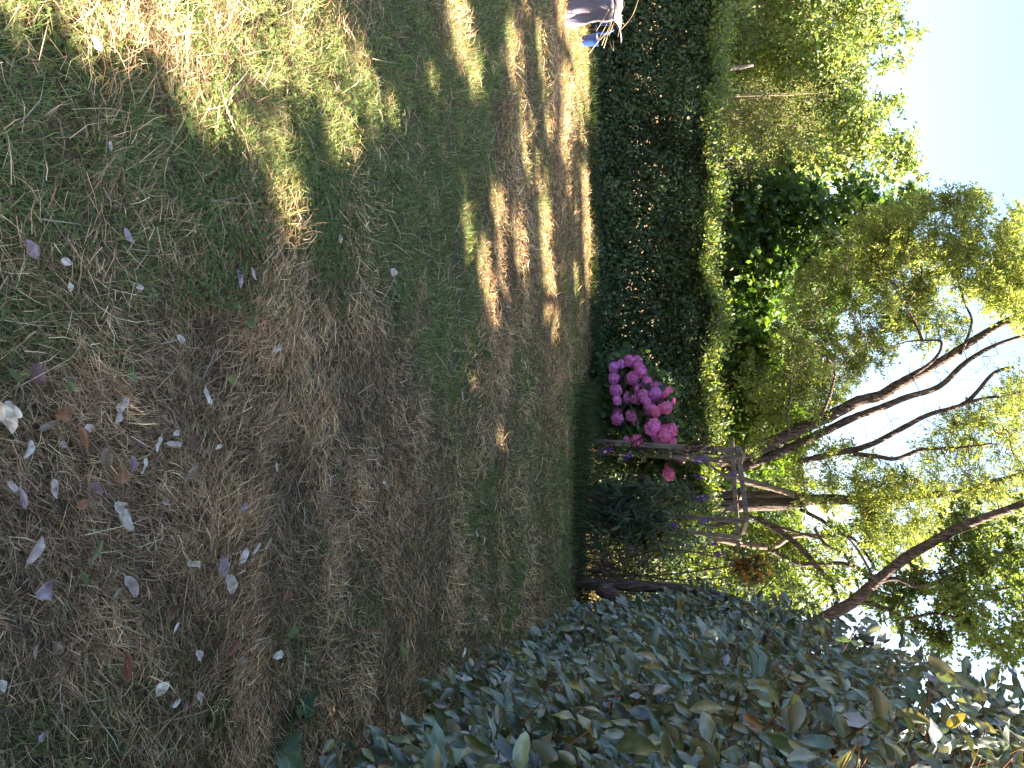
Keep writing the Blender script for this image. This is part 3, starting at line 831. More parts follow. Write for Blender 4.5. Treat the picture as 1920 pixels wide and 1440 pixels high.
nodes += limb([(1500, 955), (1540, 975), (1570, 997), (1600, 1010), (1623, 1037), (1643, 1070)], [12.2, 11.6], .032, .018, 'limb', big_t, M['bark'])
nodes += limb([(1340, 1010), (1413, 1023), (1453, 1023), (1480, 1007), (1513, 1003), (1557, 1007), (1600, 1000)], 12.3, .055, .03, 'limb', big_t, M['pale_or_lit_bark'])  # sunlit limb, its light put into the paler bark
nodes += limb([(1440, 1028), (1463, 1040), (1497, 1057), (1547, 1057), (1580, 1057), (1613, 1067), (1640, 1083)], 12.1, .05, .03, 'limb', big_t, M['bark'])
nodes += limb([(1400, 965), (1450, 985), (1500, 1000), (1540, 1012)], 12.0, .03, .015, 'limb', big_t, M['bark'])
polys = [
    ([(1460, 640), (1480, 540), (1560, 470), (1590, 420), (1680, 400), (1740, 470), (1760, 540), (1740, 620), (1640, 660), (1560, 760), (1500, 770)], 10.6, 12.6, 270, .30, 250),
    ([(1640, 420), (1700, 385), (1760, 376), (1850, 362), (1868, 385), (1850, 450), (1880, 480), (1940, 470), (1940, 560), (1870, 580), (1790, 520), (1700, 470)], 10.4, 12.2, 150, .28, 220),
    ([(1730, 372), (1800, 362), (1862, 358), (1850, 380), (1760, 392)], 10.9, 11.5, 16, .2, 120),
    ([(1860, 440), (1890, 400), (1950, 385), (1950, 640), (1900, 620)], 10.4, 12.0, 70, .28, 200),
    ([(1560, 620), (1700, 560), (1840, 560), (1860, 600), (1780, 650), (1690, 690), (1600, 740)], 10.8, 12.2, 44, .24, 150),
    ([(1400, 660), (1470, 640), (1560, 680), (1600, 720), (1560, 775), (1500, 810), (1420, 840)], 11.4, 12.8, 66, .28, 170),
    ([(1480, 840), (1560, 825), (1640, 850), (1640, 930), (1560, 970), (1480, 930)], 11.6, 13.0, 60, .27, 160),
    ([(1720, 860), (1780, 790), (1850, 760), (1950, 700), (1950, 1000), (1850, 1000), (1760, 960)], 10.8, 13.0, 175, .34, 210),
    ([(1600, 880), (1720, 890), (1800, 960), (1760, 1060), (1680, 1060), (1600, 980)], 11.2, 13.0, 120, .30, 180),
]
cen = []; rad = []; per = []
for poly, y0, y1, nc, r, pl in polys:
    c = poly_centres(nc, poly, y0, y1); cen.append(c); rad.append(np.full(nc, r) * rng.uniform(.6, 1.3, nc)); per.append((pl * rng.uniform(.6, 1.3, nc)).astype(int))
cen = np.vstack(cen); rad = np.concatenate(rad); per = np.concatenate(per)
mb = MB(); connect_twigs(mb, nodes, cen, .009, .16)
bare = poly_centres(130, [(1480, 880), (1600, 690), (1760, 560), (1900, 560), (1900, 900), (1620, 1080), (1480, 1050)], 10.9, 12.6)
connect_twigs(mb, nodes, bare, .006, .2); mb.build('branches', M['bark'], big_t, kind='stuff')
p, idx, d = sprays(cen, rad, per, 8, .17, .75)
k = ~lets_sun(p, .02); p, idx, d = p[k], idx[k], d[k]
n = len(p)
col = palette(n, [(0.17, 0.205, 0.08), (0.205, 0.24, 0.095), (0.24, 0.265, 0.12), (0.14, 0.18, 0.07)], .2)
col *= np.clip(1 + rng.normal(0, .13, len(cen)), .6, 1.4)[idx][:, None]
obj('crown', scatter_mesh('leaves', T_leaf2(.34, .05, -.12), p, basis(d + droop_dirs(n, .3), rng.normal(0, .6, (n, 3)) + (.1, -.2, .7)), rng.uniform(.03, .065, n), col), M['fine'], big_t, 'stuff')

# -- leaning tree rising from behind the right hedge
rt = empty('leaning_tree', P(1190, 1130, 9.9) * np.array([1, 1, 0]), 'tree with one smooth grey limb leaning left above the right hand hedge', 'tree')
nodes = limb([(1130, 1230), (1300, 1215), (1480, 1185), (1580, 1140), (1613, 1117), (1647, 1087), (1697, 1047), (1747, 1017), (1797, 990), (1847, 970), (1890, 955), (1950, 930)], [10.2, 9.9, 9.7], .095, .04, 'trunk', rt, M['bark'], .08)
nodes += limb([(1640, 1092), (1680, 1085), (1720, 1100), (1770, 1090), (1830, 1110), (1900, 1100)], 9.9, .03, .012, 'limb', rt, M['bark'])
nodes += limb([(1600, 1125), (1660, 1140), (1700, 1160), (1760, 1150), (1830, 1180)], 10.1, .035, .012, 'limb', rt, M['bark'])
nodes += limb([(1700, 1045), (1720, 1070), (1760, 1075), (1800, 1060)], 9.9, .02, .01, 'limb', rt, M['bark'])
nodes += limb([(1640, 1090), (1620, 1050), (1600, 1020), (1580, 1000)], 9.9, .018, .01, 'limb', rt, M['bark'])
polys = [
    ([(1800, 960), (1950, 960), (1950, 1240), (1850, 1220), (1780, 1150), (1760, 1060)], 9.2, 11.2, 150, .28, 180),
    ([(1620, 1080), (1720, 1070), (1800, 1130), (1860, 1210), (1780, 1220), (1690, 1180), (1620, 1140)], 9.9, 11.2, 80, .22, 140),
    ([(1540, 1000), (1640, 960), (1700, 1000), (1680, 1060), (1600, 1080)], 11, 12.5, 30, .2, 80),
    ([(1480, 1100), (1560, 1070), (1600, 1120), (1560, 1150), (1490, 1145)], 10.4, 11.6, 26, .18, 90),
]
cen = []; rad = []; per = []
for poly, y0, y1, nc, r, pl in polys:
    c = poly_centres(nc, poly, y0, y1); cen.append(c); rad.append(np.full(nc, r) * rng.uniform(.6, 1.3, nc)); per.append((pl * rng.uniform(.6, 1.3, nc)).astype(int))
cen = np.vstack(cen); rad = np.concatenate(rad); per = np.concatenate(per)
mb = MB(); connect_twigs(mb, nodes, cen, .009, .14); mb.build('branches', M['bark'], rt, kind='stuff')
p, idx, d = sprays(cen, rad, per, 8, .25, .75)
k = ~lets_sun(p, .02); p, idx, d = p[k], idx[k], d[k]
n = len(p)
col = palette(n, [(0.09, 0.13, 0.045), (0.12, 0.165, 0.055), (0.15, 0.19, 0.07)], .2)
obj('crown', scatter_mesh('leaves', T_leaf2(.55, .06, -.1), p, basis(d + droop_dirs(n, .3), rng.normal(0, .6, (n, 3)) + (.1, -.2, .7)), rng.uniform(.04, .07, n), col), M['broad'], rt, 'stuff')

# -- out-of-frame tree added to shade the lawn, crown gaps cut for sun patches
st = empty('added_shade_tree', (6.6, 7.6, 0), 'unseen tree added behind the right hedge, its crown shaped to shade the lawn', 'tree')
MB().tube([(6.6, 7.6, -.1), (6.5, 7.7, 2.5), (6.3, 7.6, 4.6), (6.1, 7.8, 6.8)], [.24, .2, .17, .09], 12, .12).build('trunk', M['bark'], st)
nodes = [np.array((6.4, 7.6, 3.9)), np.array((6.3, 7.6, 4.6)), np.array((6.2, 7.7, 5.6)), np.array((6.1, 7.8, 6.6))]
mb = MB()
for a in np.linspace(0, 6.28, 9)[:-1]:
    e = np.array((6.2 + 3.2 * math.cos(a), 7.6 + 4.2 * math.sin(a), 6.6))
    s = nodes[rng.integers(0, 4)]
    mb.tube([s, (s + e) / 2 + (0, 0, .3), e], [.08, .05, .02], 7, .1); nodes += [(s + e) / 2 + (0, 0, .3), e]
n = 92000
gxy = np.stack([rng.uniform(-6.2, 2.2, n), rng.uniform(.4, 10.25, n)], 1)
zc = 6.6 + .8 * (fbm(gxy[:, 0] * .5 + 3, gxy[:, 1] * .5 + 9) - .3) + rng.normal(0, .25, n)
p = np.stack([gxy[:, 0] + SLOPE[0] * zc, gxy[:, 1] + SLOPE[1] * zc, zc], 1)
crest = [(-1.75, 2.3), (-1.05, 2.3), (-1.05, 3.2), (-1.2, 3.7), (-1.45, 4.1), (-1.6, 3.6)]     # gap that lights the near crest of the hedge
k = ~lets_sun(p, .045) & ~inpoly(gxy[:, 0], gxy[:, 1], crest) & (gxy[:, 1] < np.interp(gxy[:, 0], [-4.5, -2.6, -1.2], [8.6, 9.1, 10.25]) + .8 * (fbm(gxy[:, 0] * 1.5, gxy[:, 1] * 0 + 4) - .5))
p = p[k]; n = len(p)
obj('crown', scatter_mesh('leaves', T_leaf4(.6), p, basis(rand_dirs(n), rng.normal(0, .55, (n, 3)) + (.7, .1, .7)), rng.uniform(.09, .17, n), palette(n, [(0.05, 0.085, 0.025), (0.07, 0.11, 0.03)], .2)), M['crown'], st, 'stuff')
cc = p[rng.choice(n, 90)]
connect_twigs(mb, nodes, cc, .02, .08); mb.build('branches', M['bark'], st, kind='stuff')

# -- shrubs behind and beside the arbour
shrub('laurel_shrub', 'dark glossy evergreen shrub behind the arbour and the right hedge end', (2.35, 11.3, 0),
    [([(1140, 1010), (1140, 1120), (1330, 1160), (1480, 1160), (1520, 1110), (1440, 1040), (1330, 1000)], 10.6, 12.0, 95, .22, 60),
     ([(1120, 1010), (1200, 1010), (1200, 1110), (1120, 1110)], 10.6, 11.8, 26, .2, 60)],
    .075, [(0.03, 0.055, 0.024), (0.045, 0.075, 0.032), (0.06, 0.09, 0.045)], None, M['hedge'], T_leaf4(.48), 12, .3)
shrub('bamboo_thicket', 'sunlit yellow green thicket glimpsed through the gap right of the arbour', (2.3, 12.9, 0),
    [([(1180, 1000), (1250, 980), (1380, 985), (1560, 1000), (1600, 1090), (1480, 1120), (1300, 1075)], 12.7, 13.6, 80, .26, 75),
     ([(1200, 900), (1330, 900), (1330, 1010), (1200, 1010)], 12.8, 13.4, 30, .24, 60)],
    .095, [(0.10, 0.15, 0.03), (0.13, 0.17, 0.04), (0.16, 0.16, 0.05)], None, M['broad'], T_leaf2(.4), 14, .1)
shrub('orange_leaved_shrub', 'small shrub of orange and russet leaves between arbour and right hedge', P(1085, 1130, 9.9) * np.array([1, 1, 0]),
    [([(1385, 1050), (1385, 1085), (1440, 1092), (1450, 1070), (1430, 1048)], 9.7, 10.0, 12, .09, 22)],
    .085, [(0.28, 0.11, 0.02), (0.32, 0.16, 0.03), (0.12, 0.08, 0.03), (0.06, 0.075, 0.03)], [.2, .12, .33, .35], M['broad'], T_leaf4(.55), 5, .5)

# far trees closing the view
n = 60000
x = rng.uniform(-26, 26, n); hh = 2.6 + 3.0 * fbm(x * .22 + 2, x * 0 + 7)
z = rng.random(n) * hh
p = np.stack([x, 27 + rng.normal(0, 1.2, n), z], 1)
fo = obj('distant_trees', scatter_mesh('leaves', T_leaf4(.7), p, basis(rand_dirs(n), rng.normal(0, .6, (n, 3)) + (.2, -.2, .7)), rng.uniform(.2, .34, n), palette(n, [(0.06, 0.09, 0.03), (0.085, 0.12, 0.04), (0.05, 0.075, 0.03)], .2)), M['broad'])
tag(fo, 'low far off belt of trees glimpsed beyond the garden', 'trees', kind='stuff')

# ------------------------------------------------------------------ hydrangea
hyd_base = P(775, 1105, 10.2) * np.array([1, 1, 0])
hyd = empty('hydrangea_bush', hyd_base, 'hydrangea bush covered in bright pink mophead flowers left of the arbour', 'flowering shrub')
HEADS = [(480,380,1),(560,400,0),(560,300,1),(630,265,1),(640,360,1),(605,310,1),(710,235,0),(770,240,0),(800,295,0),(815,340,0),(790,385,1),(740,400,0),(690,440,0),(800,445,0),(790,500,0),(850,480,1),(880,430,0),(930,460,2),(890,530,1),(980,500,1),(955,545,1),(840,560,0),(860,610,0),(700,590,0),(770,600,0),(580,515,0),(590,610,0),(595,690,0),(595,785,0),(735,755,0),(775,805,0),(780,860,1),(930,640,0),(980,600,1),(1080,520,2),(1050,550,2),(1100,610,2),(880,680,2),(905,690,0),(860,750,0),(960,720,2),(1010,690,2),(1060,680,2),(870,820,0),(930,790,0),(940,850,0),(990,770,2),(900,880,0),(950,930,0),(970,980,0),(1000,1010,0),(1040,890,2),(1100,890,2),(1110,1000,2),(680,980,0),(780,990,2),(1040,940,2),(1050,1090,2),(1000,1080,2),(910,1085,0),(1200,1110,2),(1200,1170,2),(770,1230,2),(980,1270,2),(1080,1310,2),(1075,1240,2)]
TINTS = [(0.83, 0.31, 0.65), (0.69, 0.31, 0.68), (0.86, 0.28, 0.52)]  # last tint puts the red backlit glow into the upper right heads
def flower_head(seed, tint):
    r = np.random.default_rng(seed)
    n = 150
    i = np.arange(n) + .5
    ph = np.arccos(1 - 1.75 * i / n); th = np.pi * (1 + 5 ** .5) * i
    d = np.stack([np.cos(th) * np.sin(ph), np.sin(th) * np.sin(ph), np.cos(ph) * .8], 1)
    pos = d * (1 + r.normal(0, .05, n))[:, None]
    Z = d + r.normal(0, .25, (n, 3)); X = np.cross(Z, r.normal(size=(n, 3)))
    Rm = basis(X, Z)
    s = r.uniform(.17, .26, n)
    tv = np.array([(0, 0, .0), (1, 0, .12), (.45, .45, -.1), (0, 1, .12), (-.45, .45, -.1), (-1, 0, .12), (-.45, -.45, -.1), (0, -1, .12), (.45, -.45, -.1)])
    tf = np.array([(0, k, k % 8 + 1) for k in range(1, 9)])
    v = np.einsum('nij,nkj->nki', Rm, tv[None] * s[:, None, None]) + pos[:, None]
    f = (tf[None] + (np.arange(n) * 9)[:, None, None]).reshape(-1, 3)
    c = np.array(tint) * (1 + r.normal(0, .16, (n, 1))) * (1 + r.normal(0, .10, (n, 3)))
    me = make_mesh('flower_head', v.reshape(-1, 3), [f], np.clip(np.repeat(c, 9, 0), 0, .9), smooth=False)
    me.materials.append(M['petal'])
    return me
heads = [[flower_head(10 * t + k, TINTS[t]) for k in range(3)] for t in range(3)]
hb = np.array(hyd.location)
stem_mb = MB(); hpts = []
for (cx, cy, tn) in HEADS:
    if cy > 1200 and cx < 1000: continue
    V = 1040 + cx * .1979; U = 630 + cy * .1979
    yy = 9.95 + rng.uniform(-.12, .28) + (.75 if cy > 1020 else 0)
    c = P(U, V, yy)
    o = bpy.data.objects.new('flower_head', heads[tn][rng.integers(0, 3)])
    C.objects.link(o); o.parent = hyd
    s = rng.choice([.054, .066, .074, .082]) * rng.uniform(.9, 1.1)
    ax = Vector((rng.normal(0, .4), -.55 + rng.normal(0, .3), .75)).to_track_quat('Z', 'Y').to_matrix()
    m4 = ax.to_4x4(); m4 = Matrix.Translation(Vector(c - hb)) @ m4 @ Matrix.Diagonal((s, s, s, 1))
    o.matrix_local = m4
    hpts.append(c)
    b0 = hyd_base + np.array([rng.normal(0, .15), rng.normal(.25, .1), 0])
    stem_mb.tube([b0, (b0 + c) / 2 + np.array([0, .1, .1]), c], [.008, .006, .004], 5, sub=3)
stem_mb.build('stems', M['twig'], hyd, kind='stuff')
hpts = np.array(hpts)
n = 3400
src = hpts[rng.integers(0, len(hpts), n)]
p = src + np.stack([rng.normal(0, .10, n), rng.normal(.24, .09, n), rng.normal(-.07, .11, n)], 1)
p = p[p[:, 2] > .04]; n = len(p)
obj('foliage', scatter_mesh('leaves', T_leaf4(.68), p, basis(np.stack([rng.normal(0, .6, n), rng.normal(-.5, .4, n), rng.normal(-.4, .4, n)], 1), rng.normal(0, .4, (n, 3)) + (0, -.5, .8)), rng.uniform(.07, .13, n),
    palette(n, [(0.04, 0.075, 0.025), (0.055, 0.10, 0.032), (0.08, 0.125, 0.04)], .2)), M['hedge'], hyd, 'stuff')

# ------------------------------------------------------------------ garden arbour
FL0, FL1 = P(826, 1085, 9.95), P(845, 1388, 9.95)
FL0[2] = -.05
RL0, RL1 = np.array([.86, 10.62, -.05]), np.array([.97, 10.62, 1.80])
FR0 = np.array([1.53, 9.95, -.05]); FR1 = P(977, 1394, 9.95)
RR0, RR1 = np.array([1.78, 10.62, -.05]), P(1008, 1388, 10.62)
ar = empty('garden_arbour', (1.2, 10.3, 0), 'weathered grey timber arbour with lattice side and braced top beams', 'arbour')
for a, b, w in ((FL0, FL1, .06), (RL0, RL1, .05), (FR0, FR1, .052), (RR0, RR1, .05)):
    MB().beam(a, b, w, w, (0, 1, 0), .005).build('post', M['wood'], ar, smooth=False)
def lerp(a, b, t): return a + (b - a) * t
for k, t in enumerate((.13, .24, .35, .46, .57, .68, .79, .90)):
    o1 = lerp(FL0, FL1, t) + (0.0, .02, rng.normal(0, .01)); o2 = lerp(RL0, RL1, t) + (0, -.02, rng.normal(0, .01))
    MB().beam(o1, o2, .018, .034, (0, 0, 1), .002).build('rung', M['wood'], ar, smooth=False)
for k in (.32, .64):
    MB().beam(lerp(lerp(FL0, RL0, k), lerp(FL1, RL1, k), .08) + (.02, 0, 0), lerp(lerp(FL0, RL0, k), lerp(FL1, RL1, k), .97) + (.02, 0, 0), .02, .02, (0, 1, 0), .002).build('lattice_upright', M['wood'], ar, smooth=False)
ext = np.array([.07, 0, 0])
MB().beam(FL1 + (-.06, -.035, -.03), P(975, 1400, 9.92), .028, .055, (0, 0, 1), .004).build('top_beam', M['wood'], ar, smooth=False)
MB().beam(P(826, 1372, 10.5), P(1030, 1385, 10.66), .028, .055, (0, 0, 1), .004).build('top_beam', M['wood'], ar, smooth=False)
for t in (.05, .5, .97):
    a = lerp(FL1, FR1, t); b = lerp(RL1, RR1, t)
    MB().beam(a + (0, -.12, .035), b + (0, .12, .035), .03, .045, (0, 0, 1), .003).build('cross_beam', M['wood'], ar, smooth=False)
MB().beam(P(940, 1384, 9.91), P(974, 1338, 9.91), .028, .045, (0, 1, 0), .003).build('brace', M['wood'], ar, smooth=False)
MB().beam(FR1 + (.0, .06, -.05), lerp(FR0, FR1, .80) + (0, .03, 0) + (.10, .0, .0), .026, .04, (1, 0, 0), .003).build('brace', M['wood'], ar, smooth=False)
MB().beam(lerp(RL0, RL1, .80) + (.02, -.03, 0), RL1 + (.26, -.03, -.02), .026, .04, (0, 1, 0), .003).build('brace', M['wood'], ar, smooth=False)

# ------------------------------------------------------------------ butterfly bush
bb = empty('butterfly_bush', P(955, 1110, 9.6) * np.array([1, 1, 0]), 'grey green butterfly bush with purple flower spikes growing through the arbour', 'flowering shrub')
bbase = np.array(bb.location)
mb = MB(); lp = []; lo = []
tips = poly_centres(80, [(1110, 905), (1110, 1040), (1200, 1060), (1310, 1045), (1345, 1010), (1325, 930), (1300, 905), (1200, 905)], 9.35, 10.3)
for c in tips:
    s0 = bbase + np.array([rng.normal(0, .18), rng.normal(.2, .15), -.03])
    m = (s0 + c) / 2 + np.array([rng.normal(0, .08), rng.normal(.05, .08), .18])
    mb.tube([s0, m, c], [.008, .006, .003], 5, sub=3)
    for t in np.linspace(.35, 1.02, 15):
        q_ = (1 - t) ** 2 * s0 + 2 * t * (1 - t) * (2 * m - .5 * s0 - .5 * c) + t * t * c
        for k in range(2):
            lp.append(q_ + rng.normal(0, .012, 3)); d_ = np.array([rng.normal(0, .8), rng.normal(-.25, .6), rng.normal(-.35, .4)]); lo.append(d_)
mb.build('stems', M['twig'], bb, kind='stuff')
lp = np.array(lp); lo = np.array(lo); n = len(lp)
obj('foliage', scatter_mesh('leaves', T_leaf4(.24, .05, -.22), lp, basis(lo, rng.normal(0, .4, (n, 3)) + (0, -.4, .8)), rng.uniform(.09, .17, n), palette(n, [(0.05, 0.08, 0.05), (0.07, 0.105, 0.07), (0.095, 0.13, 0.095)], .2)), M['hedge'], bb, 'stuff')
def spike(seed, cols):
    r = np.random.default_rng(seed); n = 170
    t = r.random(n); th = r.random(n) * 6.283
    rad = .15 * np.sin(np.pi * np.clip(t * .85 + .12, 0, 1)) ** .8
    d = np.stack([np.cos(th), np.sin(th), r.normal(.2, .3, n)], 1)
    pos = np.stack([np.cos(th) * rad, np.sin(th) * rad, t], 1)
    tv, tf, _ = T_leaf4(.8)
    Rm = basis(d, r.normal(size=(n, 3)))
    v = np.einsum('nij,nkj->nki', Rm, tv[None] * r.uniform(.07, .12, n)[:, None, None]) + pos[:, None]
    f = (tf[None] + (np.arange(n) * len(tv))[:, None, None]).reshape(-1, 3)
    c = np.array(cols)[r.integers(0, len(cols), n)] * (1 + r.normal(0, .15, (n, 1)))
    me = make_mesh('flower_spike', v.reshape(-1, 3), [f], np.clip(np.repeat(c, len(tv), 0), 0, 1), smooth=False)
    me.materials.append(M['petal'])
    return me
sp_p = [spike(k, [(0.16, 0.08, 0.42), (0.20, 0.11, 0.48), (0.12, 0.06, 0.34)]) for k in range(3)]
sp_b = [spike(9 + k, [(0.10, 0.05, 0.035), (0.14, 0.07, 0.045), (0.07, 0.04, 0.03)]) for k in range(2)]
def put_spike(V, U, y, me, L, lean, name):
    o = bpy.data.objects.new(name, me); C.objects.link(o); o.parent = bb
    ax = Vector(lean).to_track_quat('Z', 'Y').to_matrix().to_4x4()
    o.matrix_local = Matrix.Translation(Vector(P(U, V, y) - bbase)) @ ax @ Matrix.Diagonal((L, L, L, 1))
for V, U, L, lean in ((1302, 892, .13, (.1, -.4, .7)), (1330, 930, .15, (.2, -.3, -.8)), (1362, 1036, .14, (.1, -.3, -.9)), (1300, 866, .15, (-.3, -.3, .8)), (1124, 850, .17, (-.3, -.4, .8)), (1170, 862, .13, (-.5, -.3, .6)), (1312, 978, .13, (-.2, -.5, .6)), (1325, 1008, .14, (.3, -.4, .6)), (1256, 982, .11, (0, -.6, .6)), (1365, 890, .10, (0, -.3, .8))):
    put_spike(V, U, 9.45 + rng.uniform(0, .25), sp_p[rng.integers(0, 3)], L, lean, 'flower_spike')
for V, U, L, lean in ((1280, 845, .24, (-.25, -.2, .8)), (1296, 838, .22, (-.35, -.2, .8)), (1322, 846, .2, (-.2, -.2, .9)), (1120, 838, .22, (-.1, -.2, .8)), (1185, 838, .2, (-.3, -.2, .4)), (1215, 985, .2, (.2, -.3, .7)), (1240, 940, .2, (.0, -.4, .7)), (1190, 900, .18, (-.2, -.4, .5))):
    put_spike(V, U, 9.5 + rng.uniform(0, .2), sp_b[rng.integers(0, 2)], L, lean, 'spent_spike')

# ------------------------------------------------------------------ leaning stem, log and brush at the end of the right hedge
mb = MB().tube([P(1093, 1085, 9.25), P(1096, 1130, 9.25), P(1099, 1200, 9.25), P(1103, 1265, 9.25), P(1108, 1302, 9.25), P(1116, 1342, 9.2), P(1128, 1392, 9.1)], [.075, .068, .062, .06, .056, .05, .042], 12, .14)
dt = empty('dead_tree', P(1093, 1085, 9.25) * np.array([1, 1, 0]), 'thick bare brown trunk leaning up at the far end of the right hedge', 'dead tree')
mb.build('trunk', M['bark'], dt)
mb = MB().tube([P(1104, 1128, 8.9), P(1120, 1152, 8.75), P(1140, 1185, 8.6)], [.085, .08, .07], 12, .12)
tag(mb.build('log', M['bark']), 'short reddish brown log half hidden low in the right hedge end', 'log')
mb = MB()
for i in range(90):
    a = P(rng.uniform(1035, 1105), rng.uniform(1100, 1190), 9.2 + rng.uniform(-.1, .5)); a[2] = max(.03, a[2])
    dirv = rng.normal(0, 1, 3) * (1, .5, .8); dirv /= np.linalg.norm(dirv); L = rng.uniform(.15, .5)
    b = a + dirv * L; b[2] = max(.03, b[2])
    m = (a + b) / 2 + rng.normal(0, .06, 3)
    mb.tube([a, m, b], [.005, .004, .002], 5, sub=3)
for k in range(3):
    pts_ = [P(1062 + k * 3, 1105, 9.15), P(1075 + k * 4, 1160, 9.1), P(1108 - k * 2, 1150 + k * 14, 9.1), P(1110 - k * 3, 1200 + k * 6, 9.15)]
    mb.tube(pts_, [.007, .006, .005, .003], 5, sub=5)
tag(mb.build('brush_pile', M['twig']), 'tangled pile of dead brown twigs between butterfly bush and right hedge', 'brush pile', kind='stuff')

# ------------------------------------------------------------------ sheeted heap at the left edge
tp = empty('sheeted_box', (-4.5, 9.2, 0), 'low box under a creased grey plastic sheet at the left lawn edge', 'covered box')
nx_, nz_ = 60, 40
def tarp_pt(s, t):
    # s: along front from left (0) to right corner (.7) and round the side (1); t: up the face then over the top
    xr = -3.84
    if s < .72: x = -5.3 + (s / .72) * (xr + 5.3); y = 8.72
    else: y = 8.72 + (s - .72) / .28 * .9; x = xr - .55 * (y - 8.72)
    h = .50
    if t < .6: z = t / .6 * h; ins = 0
    else: z = h + .03 * math.sin((t - .6) * 7); ins = (t - .6) / .4 * .7
    fold = .035 * math.sin(s * 46 + t * 4) * (1 - t) + .02 * math.sin(s * 91 + 2 * t + 1) * (1 - t * .6) + .02 * math.sin(s * 23 - t * 6)
    flare = .05 * (1 - min(1, t / .6)) ** 2
    if s < .72:
        y += ins + fold - flare
    else:
        x += -ins * .9 + fold + flare; 
    x += .012 * math.sin(t * 19 + s * 40)
    return (x, y, z + .008 * math.sin(s * 60 + t * 11) + .006)
v = [tarp_pt(i / (nx_ - 1), k / (nz_ - 1)) for k in range(nz_) for i in range(nx_)]
gi = np.arange(nx_ * nz_).reshape(nz_, nx_)
q = np.stack([gi[:-1, :-1], gi[:-1, 1:], gi[1:, 1:], gi[1:, :-1]], -1).reshape(-1, 4)
obj('plastic_sheet', make_mesh('plastic_sheet', v, [q]), M['tarp'], tp)
mb = MB()
for (a, b) in (((-5.3, 8.85, .24), (-4.2, 8.85, .24)), ((-5.3, 9.5, .24), (-4.6, 9.5, .24))):
    mb.beam(a, b, .05, .42, (0, 0, 1), .01)
mb.beam((-4.2, 8.82, .24), (-4.6, 9.53, .24), .05, .42, (0, 0, 1), .01)
mb.build('box_side', M['wood'], tp, smooth=False)
bt = empty('blue_trug', P(54, 1090, 9.3) * np.array([1, 1, 0]), 'dark blue plastic trug with looped handle beside the sheeted box', 'trug')
c = P(52, 1120, 9.3); c[2] = 0
nr_, mb = 20, MB()
prof = [(.06, .04), (.07, .16), (.075, .21), (.08, .215), (.07, .21), (.065, .16), (.05, .06)]
ang = np.linspace(0, 6.283, nr_, endpoint=False)
v = np.vstack([np.stack([c[0] + r * np.cos(ang), c[1] + .32 + r * np.sin(ang), np.full(nr_, z)], 1) for r, z in prof])
q = [(i * nr_ + k, i * nr_ + (k + 1) % nr_, (i + 1) * nr_ + (k + 1) % nr_, (i + 1) * nr_ + k) for i in range(len(prof) - 1) for k in range(nr_)]
v = np.vstack([v, [(c[0], c[1] + .32, .05)]])
q_t = [(len(v) - 1, (len(prof) - 1) * nr_ + k, (len(prof) - 1) * nr_ + (k + 1) % nr_) for k in range(nr_)]
MB().add(v, q, q_t).build('tub', M['blue'], bt)
MB().tube([P(47, 1118, 9.15), P(60, 1120, 9.15), P(62, 1135, 9.15), P(56, 1150, 9.15), P(46, 1148, 9.2)], .012, 8, 0, sub=5).build('handle', M['blue'], bt)
MB().tube([P(44, 1152, 9.2), P(45, 1140, 9.15), P(44, 1125, 9.15)], .018, 8, 0, sub=4).build('rim_grip', M['blue'], bt)
mb = MB()
for a, m, b, r in (((10, 1145), (30, 1135), (58, 1118), .004), ((0, 1150), (35, 1142), (75, 1122), .004), ((100, 1105), (82, 1118), (58, 1140), .005), ((90, 1132), (70, 1138), (30, 1150), .004), ((85, 1128), (60, 1138), (10, 1160), .004), ((60, 1160), (30, 1185), (-10, 1200), .004), ((12, 1078), (16, 1072), (22, 1068), .004), ((80, 1143), (95, 1150), (75, 1150), .003), ((20, 1160), (40, 1152), (66, 1142), .005), ((-10, 1150), (20, 1158), (50, 1148), .005)):
    y0 = 8.75 if r > .0035 else 8.9
    mb.tube([P(a[0], a[1], y0), P(m[0], m[1], y0 - .05) , P(b[0], b[1], y0 + .1)], [r, r, r * .6], 5, sub=4)
for i in range(34):
    a = P(rng.uniform(-15, 46), rng.uniform(1140, 1158), 9 + rng.uniform(-.2, .3)); dv = rng.normal(0, 1, 3) * (1, .6, .35); L = rng.uniform(.1, .35); dv *= L / np.linalg.norm(dv)
    mb.tube([a, a + dv * .5 + rng.normal(0, .02, 3), a + dv], [.003, .003, .0015], 4, sub=2)
tag(mb.build('dry_stalks', M['stalk']), 'loose pale dry stalks heaped on top of the grey sheeted box', 'stalks', kind='stuff')

# ------------------------------------------------------------------ broad-leaved weeds in the lawn
def weed(name, V, U, label, leaves, size, col, up=.5, w=.5, lobed=False, cat='weed'):
    c = G(U, V); c[2] = ground_z(np.array([c[0]]), np.array([c[1]]))[0]
    t = empty(name, c, label, cat)
    for k in range(leaves):
        a = 6.283 * k / leaves + rng.normal(0, .35)
        d = np.array([[math.cos(a), math.sin(a), up + rng.normal(0, .15)]])
        nr = np.array([[rng.normal(0, .2), rng.normal(-.2, .2), 1.0]])
        if lobed: lv, lf, _ = T_star(1.0); fs = lf
        else: lv, lf = grid_leaf(w, 1.0, 7, .3, .35, .25, 1.0, int(rng.integers(1e6)), .25); fs = lf
        s = size * rng.uniform(.75, 1.2)
        vv = (lv * s) @ basis(d, nr)[0].T + d * .012 + np.array([0, 0, .012])
        cc = np.tile(palette(1, [col], .12), (len(vv), 1))
        o = obj('leaf', make_mesh('leaf', vv, [fs], cc), M['clover'])
        o.parent = t
    return t
weed('dock_plant', 110, 100, 'low weed with long soft green leaves in the sunlit near corner', 5, .05, (0.10, 0.14, 0.035), .5, .34)
